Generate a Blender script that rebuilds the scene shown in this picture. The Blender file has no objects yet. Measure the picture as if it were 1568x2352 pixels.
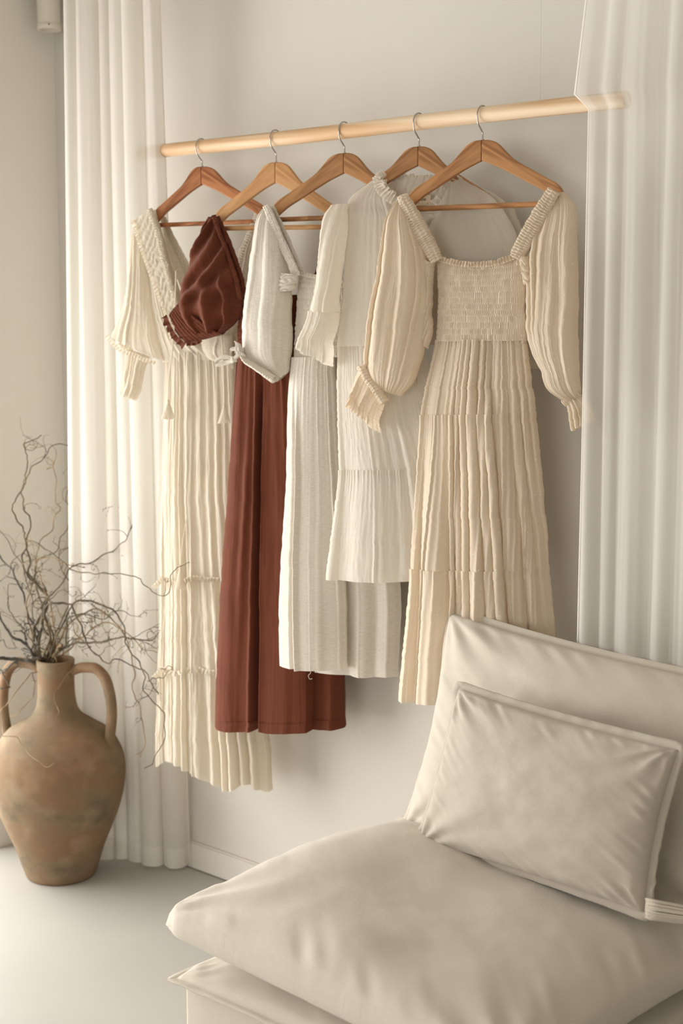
import bpy, bmesh, math, random
import numpy as np
from mathutils import Vector, Matrix

# ------------------------------------------------------------------ camera, light, exposure
SC = bpy.context.scene
COL = SC.collection
F = 3267.0                                   # focal length in pixels of the 1568x2352 frame (50 mm on 36 mm)
TH = math.atan((1176 - 725) / F)             # downward pitch
PSI = math.atan(3784 * math.cos(TH) / F)     # angle between view axis and the long wall
FW = np.array([-math.cos(PSI) * math.cos(TH), math.sin(PSI) * math.cos(TH), -math.sin(TH)])
RT = np.array([math.sin(PSI), math.cos(PSI), 0.0])
UP = np.cross(RT, FW)
CAM = np.array([0.0, -2.722, 1.6])
cd = bpy.data.cameras.new('camera'); cam = bpy.data.objects.new('camera', cd); COL.objects.link(cam)
cd.sensor_fit = 'VERTICAL'; cd.sensor_height = 36; cd.sensor_width = 24; cd.lens = 50
cam.matrix_world = Matrix(((RT[0], UP[0], -FW[0], CAM[0]), (RT[1], UP[1], -FW[1], CAM[1]), (RT[2], UP[2], -FW[2], CAM[2]), (0, 0, 0, 1)))
cd.dof.use_dof = True; cd.dof.focus_distance = 3.02; cd.dof.aperture_fstop = 3.2
SC.camera = cam

W = bpy.data.worlds.new('world'); SC.world = W; W.use_nodes = True
W.node_tree.nodes['Background'].inputs[0].default_value = (1.0, 0.97, 0.92, 1)
W.node_tree.nodes['Background'].inputs[1].default_value = 1.0

def area(name, loc, rot, sx, sy, power, col):
    l = bpy.data.lights.new(name, 'AREA'); l.shape = 'RECTANGLE'; l.size = sx; l.size_y = sy; l.energy = power; l.color = col
    o = bpy.data.objects.new(name, l); o.location = loc; o.rotation_euler = rot; COL.objects.link(o)
    return o
# daylight falling through the big glass door in the left wall, plus an added fill lamp behind the camera
area('door_daylight', (-4.1, -1.55, .9), (0, math.radians(-90), 0), 1.75, 3.3, 124, (1.0, 0.985, 0.955))
area('rear_fill', (-.4, -7.0, 1.6), (math.radians(90), 0, 0), 3.2, 2.0, 50, (1.0, 0.975, 0.94))
vs = SC.view_settings
vs.view_transform = 'Standard'; vs.look = 'None'; vs.exposure = 0.16; vs.gamma = 1.0
try: vs.use_curve_mapping = False
except Exception: pass

# ------------------------------------------------------------------ helpers
def ray(x, y): return FW + RT * (x - 784) / F - UP * (y - 1176) / F
def onX(x, y, X): d = ray(x, y); return CAM + d * (X - CAM[0]) / d[0]
def onY(x, y, Y): d = ray(x, y); return CAM + d * (Y - CAM[1]) / d[1]
def onZ(x, y, Z): d = ray(x, y); return CAM + d * (Z - CAM[2]) / d[2]
def onD(x, y, D): return CAM + ray(x, y) * D
def depth(p): return float((np.array(p) - CAM) @ FW)
def onP(x, y, O, n):
    d = ray(x, y); return CAM + d * (((O - CAM) @ n) / (d @ n))

def srgb(r, g, b):
    f = lambda c: (c / 255) / 12.92 if c / 255 <= .04045 else ((c / 255 + .055) / 1.055) ** 2.4
    return (f(r), f(g), f(b), 1)

_tab = {}
def _table(seed):
    if seed not in _tab: _tab[seed] = np.random.RandomState(seed).rand(64, 64) * 2 - 1
    return _tab[seed]
def n2(x, y, seed=0):
    """smooth value noise in -1..1"""
    T = _table(seed); x = np.asarray(x, float); y = np.asarray(y, float) + 0 * x; x = x + 0 * y
    xi = np.floor(x).astype(int); yi = np.floor(y).astype(int); fx = x - xi; fy = y - yi
    fx = fx * fx * (3 - 2 * fx); fy = fy * fy * (3 - 2 * fy)
    a = T[xi % 64, yi % 64]; b = T[(xi + 1) % 64, yi % 64]; c = T[xi % 64, (yi + 1) % 64]; d = T[(xi + 1) % 64, (yi + 1) % 64]
    return (a * (1 - fx) + b * fx) * (1 - fy) + (c * (1 - fx) + d * fx) * fy
def fbm(x, y, seed=0, o=3):
    s = 0; a = 1; t = 0
    for i in range(o): s = s + a * n2(x * 2 ** i + 7.3 * i, y * 2 ** i + 3.1 * i, seed + i); t += a; a *= .5
    return s / t
def sstep(a, b, x): t = np.clip((x - a) / (b - a), 0, 1); return t * t * (3 - 2 * t)

def obj(name, mesh, mat=None, parent=None, smooth=True, loc=None):
    o = bpy.data.objects.new(name, mesh); COL.objects.link(o)
    if mat is not None: mesh.materials.append(mat)
    if smooth: mesh.polygons.foreach_set('use_smooth', [True] * len(mesh.polygons))
    if parent is not None: o.parent = parent; o.matrix_parent_inverse = Matrix.Translation(-Vector(parent.location)) if parent.rotation_euler[2] == 0 else parent.matrix_basis.inverted()
    return o
def tag(o, label=None, cat=None, group=None, kind=None):
    if label: o['label'] = label
    if cat: o['category'] = cat
    if group: o['group'] = group
    if kind: o['kind'] = kind
    return o
def thing(name, label, cat, loc, group=None):
    o = bpy.data.objects.new(name, None); COL.objects.link(o); o.location = Vector(loc); o.empty_display_size = .05
    return tag(o, label, cat, group)

def grid_mesh(name, P, closed_u=False, UV=None, tile=None):
    """P: (nv, nu, 3)"""
    nv, nu, _ = P.shape
    v = P.reshape(-1, 3); i = np.arange(nv * nu).reshape(nv, nu)
    if closed_u: j = np.roll(i, -1, axis=1); a, b, c, d = i[:-1], j[:-1], j[1:], i[1:]
    else: a, b, c, d = i[:-1, :-1], i[:-1, 1:], i[1:, 1:], i[1:, :-1]
    f = np.stack([a, b, c, d], -1).reshape(-1, 4)
    m = bpy.data.meshes.new(name)
    m.vertices.add(len(v)); m.vertices.foreach_set('co', v.astype(np.float32).ravel())
    m.loops.add(f.size); m.loops.foreach_set('vertex_index', f.astype(np.int32).ravel())
    m.polygons.add(len(f)); m.polygons.foreach_set('loop_start', np.arange(0, f.size, 4, dtype=np.int32)); m.polygons.foreach_set('loop_total', np.full(len(f), 4, dtype=np.int32))
    m.update(calc_edges=True)
    if UV is None:
        du = np.linalg.norm(np.diff(P, axis=1), axis=2).mean(0); dv = np.linalg.norm(np.diff(P, axis=0), axis=2).mean(1)
        U = np.concatenate([[0], np.cumsum(du)]); V = np.concatenate([[0], np.cumsum(dv)])
        UV = np.stack(np.broadcast_arrays(U[None, :], V[:, None]), -1)
    uvl = m.uv_layers.new(name='UVMap'); uvl.data.foreach_set('uv', UV.reshape(-1, 2)[f.ravel()].astype(np.float32).ravel())
    m.validate(); return m

def catmull(K, n):
    """K (k, d) resampled to n rows through every key"""
    K = np.asarray(K, float); k = len(K)
    if k == 2: t = np.linspace(0, 1, n)[:, None]; return K[0] * (1 - t) + K[1] * t
    dist = np.concatenate([[0], np.cumsum(np.maximum(np.linalg.norm(np.diff(K[:, :min(4, K.shape[1])], axis=0), axis=1), 1e-6))]); dist /= dist[-1]
    t = np.linspace(0, 1, n); s = np.clip(np.searchsorted(dist, t, side='right') - 1, 0, k - 2)
    m = np.zeros_like(K)
    sl = np.diff(K, axis=0) / np.diff(dist)[:, None]
    m[1:-1] = (sl[:-1] + sl[1:]) / 2; m[0] = sl[0]; m[-1] = sl[-1]
    m[1:-1] = np.where(sl[:-1] * sl[1:] <= 0, 0, m[1:-1])
    h = (dist[s + 1] - dist[s]); u = ((t - dist[s]) / h)[:, None]; h = h[:, None]
    return (2 * u ** 3 - 3 * u ** 2 + 1) * K[s] + (u ** 3 - 2 * u ** 2 + u) * h * m[s] + (-2 * u ** 3 + 3 * u ** 2) * K[s + 1] + (u ** 3 - u ** 2) * h * m[s + 1]

class Plane:
    """vertical plane a garment hangs in: origin O on the rod, tangent t to the right, normal n into the room"""
    def __init__(s, px, py, Y, deg):
        s.O = onY(px, py, Y); a = math.radians(deg)
        s.t = np.array([math.cos(a), math.sin(a), 0]); s.n = np.array([math.sin(a), -math.cos(a), 0])
    def sz(s, x, y):
        p = onP(x, y, s.O, s.n) - s.O; return float(p @ s.t), float(p[2])
    def P(s, x, y, off=0.0):
        q = onP(x, y, s.O + s.n * off, s.n); return q
    def W(s, a, z, d): return s.O + np.multiply.outer(a, s.t) + np.multiply.outer(z, np.array([0, 0, 1.])) + np.multiply.outer(d, s.n)

def loft(name, pl, rows, mat, parent, nu=200, nv=80, fold=None, off=0.0, power=2.0, edge=0.0015, seed=1, closed=True, shift=None):
    """cloth tube whose silhouette runs through the pixel rows (lx,ly,rx,ry,half thickness[,extra offset])"""
    K = []
    for r in rows:
        a = pl.sz(r[0], r[1]); b = pl.sz(r[2], r[3]); K.append((a[0], a[1], b[0], b[1], r[4], r[5] if len(r) > 5 else 0.0))
    K = catmull(K, nv)
    v = np.linspace(0, 1, nv)[:, None]
    if closed: a = (np.arange(nu) / nu)[None, :]
    else: a = (np.arange(nu) / (nu - 1) * .5)[None, :]
    cx = -np.cos(2 * np.pi * a); sy = np.sin(2 * np.pi * a)
    x = cx; d = np.sign(sy) * np.abs(sy) ** (2 / power)
    u = (cx + 1) / 2; front = (sy >= 0)
    Ls, Lz, Rs, Rz, T, Of = [K[:, i][:, None] for i in range(6)]
    wv = edge * (n2(v * 40, 0.5, seed + 90) + 1.8 * n2(v * 6, 2.5, seed + 90)); wr = edge * (n2(v * 37, 9.5, seed + 91) + 1.8 * n2(v * 6.5, 4.5, seed + 91))
    S = Ls + wv + (Rs + wr - Ls - wv) * u; Z = Lz + (Rz - Lz) * u
    W_ = np.sqrt((Rs - Ls) ** 2 + (Rz - Lz) ** 2)
    D = T * d + 0 * v
    U = np.where(front, u, 2.0 - u)              # 0..1 front, 1..2 back, continuous round the tube
    if fold is not None:
        r = fold(U + 0 * v, v + 0 * u)
        if isinstance(r, tuple): D = D + r[0] * np.where(front, 1, -1) * np.abs(sy) ** .35; S = S + r[1]; Z = Z + (r[2] if len(r) > 2 else 0)
        else: D = D + r * np.where(front, 1, -1) * np.abs(sy) ** .35
    D = D + off + Of
    P = pl.W(S, Z, D)
    if parent is not None: pass
    m = grid_mesh(name, P, closed_u=closed)
    return obj(name, m, mat, parent)

def pleats(U, v, n, seed, drift=.05, fade=.5, wid=.6):
    """irregular rounded pleats: returns height 0..1 and the local coordinate"""
    rs = np.random.RandomState(seed + 1000); k = max(2, int(round(2 * n)))
    w = np.exp(rs.randn(k) * wid); b = np.concatenate([[0], np.cumsum(w)]); b = b / b[-1] * 2
    hh = .4 + .6 * rs.rand(k); p = .65 + .9 * rs.rand(k); bt = np.where(rs.rand(k) < fade, rs.uniform(-.1, .8, k), -5); dn = rs.choice([-1, 1], k)
    Uw = (U + drift * n2(U * 2.3, v * 1.1, seed + 1) + drift * .35 * n2(U * 6, v * 2.1, seed + 2)) % 2.0
    i = np.clip(np.searchsorted(b, Uw, side='right') - 1, 0, k - 1)
    s = np.clip((Uw - b[i]) / (b[i + 1] - b[i]), 0, 1)
    env = np.where(bt[i] > -1, sstep(-.22, .22, (v - bt[i]) * dn[i]), 1.0)
    h = hh[i] * (1 + .35 * n2(i * 1.37, v * 1.6, seed + 3)) * (.15 + .85 * env)
    return h * (.5 - .5 * np.cos(2 * np.pi * s)) ** p[i], s, h

def skirt_fold(n, A0, A1, seed, gather=60, Ag=.003, crink=0.0, vr=(0., 1.), w2=.55, sharp=.75, lat=.5, cf=90, hem=0.0):
    def f(U, v):
        amp = (A0 + (A1 - A0) * v); vg = vr[0] + (vr[1] - vr[0]) * v
        h, s, hi = pleats(U, vg, n, seed)
        h2, s2, _ = pleats(U, vg, n * 2.3, seed + 40, drift=.03)
        g, _, _ = pleats(U, v, gather * .5, seed + 80, drift=.012, fade=0, wid=.3)
        g2, _, _ = pleats(U, v, gather * .9, seed + 90, drift=.006, fade=0, wid=.3)
        D = amp * (1.9 * h - .7) + amp * w2 * (h2 - .3) + Ag * 1.5 * (g - .4) * np.exp(-v * 4.5) + Ag * (g2 - .4) * np.exp(-v * 14)
        D = D + .5 * amp * fbm(U * 3, vg * 1.6, seed + 7, 2) + crink * (fbm(U * cf, v * 6, seed + 6, 3) + .5 * n2(U * cf * .4, v * 14, seed + 12))
        edge = np.clip(np.minimum(U % 1, 1 - U % 1) * 10, 0, 1)
        S = -lat * amp * hi * np.sin(2 * np.pi * s) * edge * .55
        Zo = hem * n2(U * n * .9, 1.5, seed + 9) * v ** 6
        return D, S, Zo
    return f

def smock_fold(rows, n, A, seed, bulge=.0):
    def f(U, v):
        rr = v * rows; ri = np.floor(rr)
        rowp = np.abs(np.sin(np.pi * rr)) ** .6
        ph = n * U + .55 * n2(U * n * .4, ri * .9 + .3 * n2(U * 4, rr, seed), seed + 1) + .22 * n2(U * n * .8, ri * 3.7, seed + 7)
        w = np.abs(np.sin(np.pi * ph)) ** .8
        return A * (.22 * rowp + .95 * w * (.35 + .65 * rowp) * (1 + .45 * n2(U * n * .5, ri * 5.1, seed + 2))) + bulge * fbm(U * 6, v * 3, seed + 4, 2)
    return f

def sleeve_fold(n, A, seed, gtop=0.0, gbot=0.0, ng=40, crink=.0006, diag=0.6, env=None):
    def f(U, v):
        e = (np.sin(np.pi * np.clip(v, 0, 1)) ** .5 if env is None else env(v))
        Ud = U + diag * .12 * (v - .5) + .05 * n2(U * 2.5, v * 2.2, seed + 11)
        h, s, hi = pleats(Ud, v, n, seed, drift=.08, fade=.5)
        h2, _, _ = pleats(Ud, v, n * 2.2, seed + 30, drift=.05, fade=.6)
        g, _, _ = pleats(U, v, ng * .5, seed + 60, drift=.01, fade=0, wid=.3)
        r = A * e * (1.9 * h - .7 + .6 * (h2 - .3)) + A * .5 * e * fbm(U * 3, v * 3, seed + 9, 2)
        edge = np.clip(np.minimum(U % 1, 1 - U % 1) * 8, 0, 1)
        return r + 1.6 * (g - .4) * (gtop * np.exp(-v * 6) + gbot * np.exp(-(1 - v) * 7)) + crink * fbm(U * 50, v * 22, seed + 5, 3), -.45 * A * e * hi * np.sin(2 * np.pi * s) * edge
    return f

def ruche_fold(n, A, seed, wid=1.0):
    """gathers running across a band, n of them along its length"""
    def f(U, v):
        ph = n * (v + .012 * n2(U * 2.2, v * n * .3, seed) + .01 * n2(U * 5, v * n * .8, seed + 1))
        r = (np.abs(np.sin(np.pi * ph)) ** .8 - .5) * A * (1 + .5 * n2(U * 3, v * n * .5, seed + 2))
        ch = A * .7 * (np.abs(np.sin(np.pi * 3 * U)) ** .5 - .6)
        return r + ch, A * .3 * n2(U * 2, v * n * .9, seed + 6), 0
    return f

def tube_mesh(name, pts, rads, seg=8, cap=True, twist=0):
    P = np.asarray(pts, float); n = len(P); R = np.broadcast_to(np.asarray(rads, float), (n,))
    T = np.gradient(P, axis=0); T /= np.maximum(np.linalg.norm(T, axis=1, keepdims=True), 1e-9)
    N = np.zeros_like(P); a = np.array([0, 0, 1.]) if abs(T[0][2]) < .9 else np.array([1., 0, 0])
    N[0] = np.cross(T[0], a); N[0] /= np.linalg.norm(N[0])
    for i in range(1, n):
        q = N[i - 1] - T[i] * (N[i - 1] @ T[i]); l = np.linalg.norm(q); N[i] = q / l if l > 1e-6 else N[i - 1]
    B = np.cross(T, N); ang = np.arange(seg) / seg * 2 * np.pi
    V = P[:, None, :] + R[:, None, None] * (np.cos(ang)[None, :, None] * N[:, None, :] + np.sin(ang)[None, :, None] * B[:, None, :])
    verts = [tuple(x) for x in V.reshape(-1, 3)]; faces = []
    for i in range(n - 1):
        for j in range(seg): k = (j + 1) % seg; faces.append((i * seg + j, i * seg + k, (i + 1) * seg + k, (i + 1) * seg + j))
    if cap: faces.append(tuple(range(seg))[::-1]); faces.append(tuple((n - 1) * seg + j for j in range(seg)))
    return verts, faces
def mesh_from(name, parts):
    V = []; Fc = []
    for v, f in parts:
        b = len(V); V += v; Fc += [tuple(i + b for i in q) for q in f]
    m = bpy.data.meshes.new(name); m.from_pydata(V, [], Fc); m.update(); return m
def box_part(lo, hi):
    x0, y0, z0 = lo; x1, y1, z1 = hi
    v = [(x0, y0, z0), (x1, y0, z0), (x1, y1, z0), (x0, y1, z0), (x0, y0, z1), (x1, y0, z1), (x1, y1, z1), (x0, y1, z1)]
    return v, [(0, 3, 2, 1), (4, 5, 6, 7), (0, 1, 5, 4), (1, 2, 6, 5), (2, 3, 7, 6), (3, 0, 4, 7)]
def bevel(o, w, seg=2):
    b = o.modifiers.new('bevel', 'BEVEL'); b.width = w; b.segments = seg; b.limit_method = 'ANGLE'; return o

# ------------------------------------------------------------------ materials
def new_mat(name):
    m = bpy.data.materials.new(name); m.use_nodes = True; nt = m.node_tree; nt.nodes.clear()
    out = nt.nodes.new('ShaderNodeOutputMaterial'); return m, nt, out
def N(nt, t, **k):
    n = nt.nodes.new(t)
    for a, b in k.items():
        if a in n.inputs: n.inputs[a].default_value = b
        else: setattr(n, a, b)
    return n
def L(nt, a, ao, b, bi): nt.links.new(a.outputs[ao], b.inputs[bi])

def soften(c, k=.30):
    g = .3 * c[0] + .59 * c[1] + .11 * c[2]; return tuple([x * (1 - k) + g * k for x in c[:3]] + [1])
def fabric(name, col, col2=None, rough=.9, trans=.25, clear=0.0, bump=.25, weave=900, slub=0.0, dots=0.0, crinkle=0.0, sheen=.15, mottle=0.0):
    m, nt, out = new_mat(name)
    uv = N(nt, 'ShaderNodeUVMap'); tc = N(nt, 'ShaderNodeTexCoord')
    col2 = col2 or tuple([c * .9 for c in col[:3]] + [1])
    if 'rust' not in name: k_ = .14 if 'dot' in name else .30; col = soften(col, k_); col2 = soften(col2, k_)
    mp = N(nt, 'ShaderNodeMapping'); mp.inputs['Scale'].default_value = (weave, weave * .25, 1); L(nt, uv, 0, mp, 0)
    nz = N(nt, 'ShaderNodeTexNoise', Scale=1.0, Detail=2.0); L(nt, mp, 0, nz, 'Vector')
    mp2 = N(nt, 'ShaderNodeMapping'); mp2.inputs['Scale'].default_value = (weave * .12, weave * .9, 1); L(nt, uv, 0, mp2, 0)
    nz2 = N(nt, 'ShaderNodeTexNoise', Scale=1.0, Detail=2.0); L(nt, mp2, 0, nz2, 'Vector')
    big = N(nt, 'ShaderNodeTexNoise', Scale=9.0, Detail=3.0); L(nt, tc, 'Object', big, 'Vector')
    mix = N(nt, 'ShaderNodeMix', data_type='RGBA'); mix.inputs[6].default_value = col; mix.inputs[7].default_value = col2
    ad = N(nt, 'ShaderNodeMath', operation='MULTIPLY_ADD'); L(nt, nz2, 0, ad, 0); ad.inputs[1].default_value = 1.0 + slub * 3; 
    ad2 = N(nt, 'ShaderNodeMath', operation='MULTIPLY_ADD'); L(nt, big, 0, ad2, 0); ad2.inputs[1].default_value = .6 + mottle; ad2.inputs[2].default_value = -.6 - slub * 1.6 - mottle * .5
    L(nt, ad2, 0, ad, 2); ad.use_clamp = True; L(nt, ad, 0, mix, 0)
    last = mix; lo = 2
    hsum = N(nt, 'ShaderNodeMath', operation='ADD'); L(nt, nz, 0, hsum, 0); L(nt, nz2, 0, hsum, 1)
    h = hsum
    if crinkle:
        mp3 = N(nt, 'ShaderNodeMapping'); mp3.inputs['Scale'].default_value = (330, 16, 1); L(nt, uv, 0, mp3, 0)
        n3 = N(nt, 'ShaderNodeTexNoise', Scale=1.0, Detail=3.0, Distortion=.4); L(nt, mp3, 0, n3, 'Vector')
        q = N(nt, 'ShaderNodeMath', operation='MULTIPLY_ADD'); L(nt, n3, 0, q, 0); q.inputs[1].default_value = crinkle * 6; L(nt, h, 0, q, 2); h = q
    if dots:
        mp4 = N(nt, 'ShaderNodeMapping'); mp4.inputs['Scale'].default_value = (62, 62, 1); L(nt, uv, 0, mp4, 0)
        vo = N(nt, 'ShaderNodeTexVoronoi', Scale=1.0, Randomness=.35); L(nt, mp4, 0, vo, 'Vector')
        lt = N(nt, 'ShaderNodeMath', operation='LESS_THAN'); L(nt, vo, 'Distance', lt, 0); lt.inputs[1].default_value = .11
        q = N(nt, 'ShaderNodeMath', operation='MULTIPLY_ADD'); L(nt, lt, 0, q, 0); q.inputs[1].default_value = dots * 5; L(nt, h, 0, q, 2); h = q
        mx = N(nt, 'ShaderNodeMix', data_type='RGBA'); L(nt, lt, 0, mx, 0); L(nt, last, lo, mx, 6); mx.inputs[7].default_value = tuple([min(1, c * 1.18) for c in col[:3]] + [1]); last = mx
    bp = N(nt, 'ShaderNodeBump', Strength=bump, Distance=.0012); L(nt, h, 0, bp, 'Height')
    pb = N(nt, 'ShaderNodeBsdfPrincipled', Roughness=rough); L(nt, last, lo, pb, 'Base Color'); L(nt, bp, 0, pb, 'Normal')
    pb.inputs['Specular IOR Level'].default_value = .15; pb.inputs['Sheen Weight'].default_value = sheen; pb.inputs['Sheen Roughness'].default_value = .5
    sh = pb
    if trans:
        tr = N(nt, 'ShaderNodeBsdfTranslucent'); L(nt, last, lo, tr, 0); L(nt, bp, 0, tr, 'Normal')
        ms = N(nt, 'ShaderNodeMixShader'); ms.inputs[0].default_value = trans; L(nt, sh, 0, ms, 1); L(nt, tr, 0, ms, 2); sh = ms
    if clear:
        tp = N(nt, 'ShaderNodeBsdfTransparent')
        lw = N(nt, 'ShaderNodeLayerWeight', Blend=.35)      # cloth seen edge-on is denser
        mr = N(nt, 'ShaderNodeMapRange'); L(nt, lw, 'Facing', mr, 0); mr.inputs[1].default_value = 0; mr.inputs[2].default_value = 1; mr.inputs[3].default_value = clear; mr.inputs[4].default_value = clear * .15
        ms = N(nt, 'ShaderNodeMixShader'); L(nt, mr, 0, ms, 0); L(nt, sh, 0, ms, 1); L(nt, tp, 0, ms, 2); sh = ms
    L(nt, sh, 0, out, 0); return m

def wood(name, c1, c2, axis_scale=(3, 60, 60), rough=.5, ring=1.0, knots=0.0):
    m, nt, out = new_mat(name)
    tc = N(nt, 'ShaderNodeTexCoord'); mp = N(nt, 'ShaderNodeMapping'); mp.inputs['Scale'].default_value = axis_scale; L(nt, tc, 'Object', mp, 0)
    nz = N(nt, 'ShaderNodeTexNoise', Scale=1.0, Detail=4.0, Distortion=.6); L(nt, mp, 0, nz, 'Vector')
    big = N(nt, 'ShaderNodeTexNoise', Scale=.22, Detail=2.0, Distortion=1.2); L(nt, mp, 0, big, 'Vector')
    wm = N(nt, 'ShaderNodeMath', operation='MULTIPLY'); L(nt, big, 0, wm, 0); wm.inputs[1].default_value = 9.0 * ring
    fr_ = N(nt, 'ShaderNodeMath', operation='PINGPONG'); L(nt, wm, 0, fr_, 0); fr_.inputs[1].default_value = 1.0
    a = N(nt, 'ShaderNodeMath', operation='MULTIPLY'); L(nt, fr_, 0, a, 0); a.inputs[1].default_value = .45
    a2 = N(nt, 'ShaderNodeMath', operation='MULTIPLY_ADD'); L(nt, nz, 0, a2, 0); a2.inputs[1].default_value = .65; L(nt, a, 0, a2, 2)
    rp = N(nt, 'ShaderNodeValToRGB'); rp.color_ramp.elements[0].position = .32; rp.color_ramp.elements[1].position = .68; rp.color_ramp.elements[0].color = c1; rp.color_ramp.elements[1].color = c2; L(nt, a2, 0, rp, 0)
    bp = N(nt, 'ShaderNodeBump', Strength=.12, Distance=.001); L(nt, a2, 0, bp, 'Height')
    pb = N(nt, 'ShaderNodeBsdfPrincipled', Roughness=rough); L(nt, rp, 0, pb, 'Base Color'); L(nt, bp, 0, pb, 'Normal'); pb.inputs['Specular IOR Level'].default_value = .35
    L(nt, pb, 0, out, 0); return m

def plaster(name, c, c2, scale=2.0, bump=.05, rough=.85, fine=240):
    m, nt, out = new_mat(name)
    tc = N(nt, 'ShaderNodeTexCoord'); nz = N(nt, 'ShaderNodeTexNoise', Scale=scale, Detail=5.0); L(nt, tc, 'Object', nz, 'Vector')
    rp = N(nt, 'ShaderNodeValToRGB'); rp.color_ramp.elements[0].position = .35; rp.color_ramp.elements[1].position = .65; rp.color_ramp.elements[0].color = c; rp.color_ramp.elements[1].color = c2; L(nt, nz, 0, rp, 0)
    n3 = N(nt, 'ShaderNodeTexNoise', Scale=fine, Detail=2.0); L(nt, tc, 'Object', n3, 'Vector')
    bp = N(nt, 'ShaderNodeBump', Strength=bump, Distance=.002); L(nt, n3, 0, bp, 'Height')
    pb = N(nt, 'ShaderNodeBsdfPrincipled', Roughness=rough); L(nt, rp, 0, pb, 'Base Color'); L(nt, bp, 0, pb, 'Normal'); pb.inputs['Specular IOR Level'].default_value = .25
    L(nt, pb, 0, out, 0); return m

def plain(name, c, rough=.5, metal=0.0):
    m, nt, out = new_mat(name); pb = N(nt, 'ShaderNodeBsdfPrincipled', Roughness=rough, Metallic=metal)
    tc = N(nt, 'ShaderNodeTexCoord'); nz = N(nt, 'ShaderNodeTexNoise', Scale=30.0); L(nt, tc, 'Object', nz, 'Vector')
    mx = N(nt, 'ShaderNodeMix', data_type='RGBA'); L(nt, nz, 0, mx, 0); mx.inputs[6].default_value = c; mx.inputs[7].default_value = tuple([x * .94 for x in c[:3]] + [1]); L(nt, mx, 2, pb, 'Base Color')
    L(nt, pb, 0, out, 0); return m

M = {}
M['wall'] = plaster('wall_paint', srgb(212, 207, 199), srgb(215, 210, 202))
M['wall_left'] = plaster('wall_left_brightened', srgb(238, 234, 224), srgb(240, 236, 227))  # lighter copy of the wall colour, standing in for light this wall lacks
M['floor'] = plaster('floor_microcement', srgb(180, 176, 169), srgb(187, 183, 176), scale=1.6, bump=.03, rough=.55)
M['ceiling'] = plaster('ceiling_paint', srgb(200, 196, 188), srgb(203, 199, 191))
M['trim'] = plain('trim_paint', srgb(219, 213, 204), .5)
M['white_metal'] = plain('white_metal', srgb(226, 220, 208), .45)
M['dark'] = plain('dark_metal', srgb(60, 55, 50), .5)
M['steel'] = plain('steel_wire', srgb(190, 185, 178), .28, 1.0)
M['curtain'] = fabric('sheer_curtain', srgb(246, 241, 231), srgb(243, 237, 226), trans=.45, clear=.52, bump=.12, weave=1500, sheen=.05)
M['curtain_left'] = fabric('sheer_curtain_left', srgb(247, 243, 234), srgb(244, 239, 229), trans=.5, clear=.16, bump=.12, weave=1500, sheen=.05)
M['curtain_hem'] = fabric('curtain_hem', srgb(246, 241, 231), srgb(243, 237, 226), trans=.35, clear=.06, bump=.12, weave=1500, sheen=.05)
M['gauze'] = fabric('cream_gauze', srgb(244, 231, 206), srgb(238, 222, 194), trans=.33, clear=.05, bump=.45, weave=700, crinkle=.25)
M['gauze_sheer'] = fabric('cream_gauze_sheer', srgb(244, 231, 206), srgb(238, 222, 194), trans=.4, clear=.2, bump=.4, weave=700, crinkle=.2)
M['rust'] = fabric('rust_cotton', srgb(107, 57, 38), srgb(90, 45, 29), trans=.04, bump=.3, weave=900, sheen=.1, mottle=.5)
M['linen'] = fabric('oatmeal_linen', srgb(240, 231, 215), srgb(214, 199, 176), trans=.22, bump=.4, weave=620, slub=.22)
M['chiffon'] = fabric('white_chiffon', srgb(246, 237, 221), srgb(240, 230, 212), trans=.4, clear=.16, bump=.25, weave=1100, crinkle=.12)
M['dot'] = fabric('dotted_voile', srgb(246, 230, 206), srgb(242, 223, 196), trans=.32, clear=.03, bump=.3, weave=1000, dots=.7, crinkle=.06)
M['dot_smock'] = fabric('dotted_voile_smock', srgb(243, 226, 203), srgb(234, 214, 188), trans=.15, bump=.25, weave=1000)
M['sofa'] = fabric('sofa_canvas', srgb(208, 195, 174), srgb(199, 185, 163), trans=0, bump=.35, weave=520, sheen=.25, mottle=.3)
M['pillow'] = fabric('pillow_canvas', srgb(206, 193, 173), srgb(199, 185, 164), trans=0, bump=.35, weave=560, sheen=.25, mottle=.3)
M['small_pillow'] = fabric('small_pillow_shaded', srgb(191, 178, 158), srgb(184, 170, 149), trans=0, bump=.35, weave=560, sheen=.2, mottle=.3)  # darker copy of the pillow canvas, shade put into the colour
M['yarn'] = fabric('cream_yarn', srgb(232, 219, 196), srgb(218, 202, 176), trans=.1, bump=.5, weave=1500)
M['pine'] = wood('pine_rod', srgb(208, 170, 130), srgb(233, 210, 180), (2.2, 38, 38), .55, 1.2)
M['hw1'] = wood('hanger_wood_red', srgb(136, 80, 46), srgb(188, 126, 82), (9, 70, 70), .42, 1.0)
M['hw2'] = wood('hanger_wood_light', srgb(184, 134, 86), srgb(208, 160, 110), (9, 70, 70), .45, 1.0)
M['hw3'] = wood('hanger_wood_mid', srgb(142, 98, 58), srgb(184, 134, 88), (9, 70, 70), .45, 1.0)
M['hw5'] = wood('hanger_wood_brown', srgb(148, 100, 60), srgb(190, 138, 90), (9, 70, 70), .45, 1.0)

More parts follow.
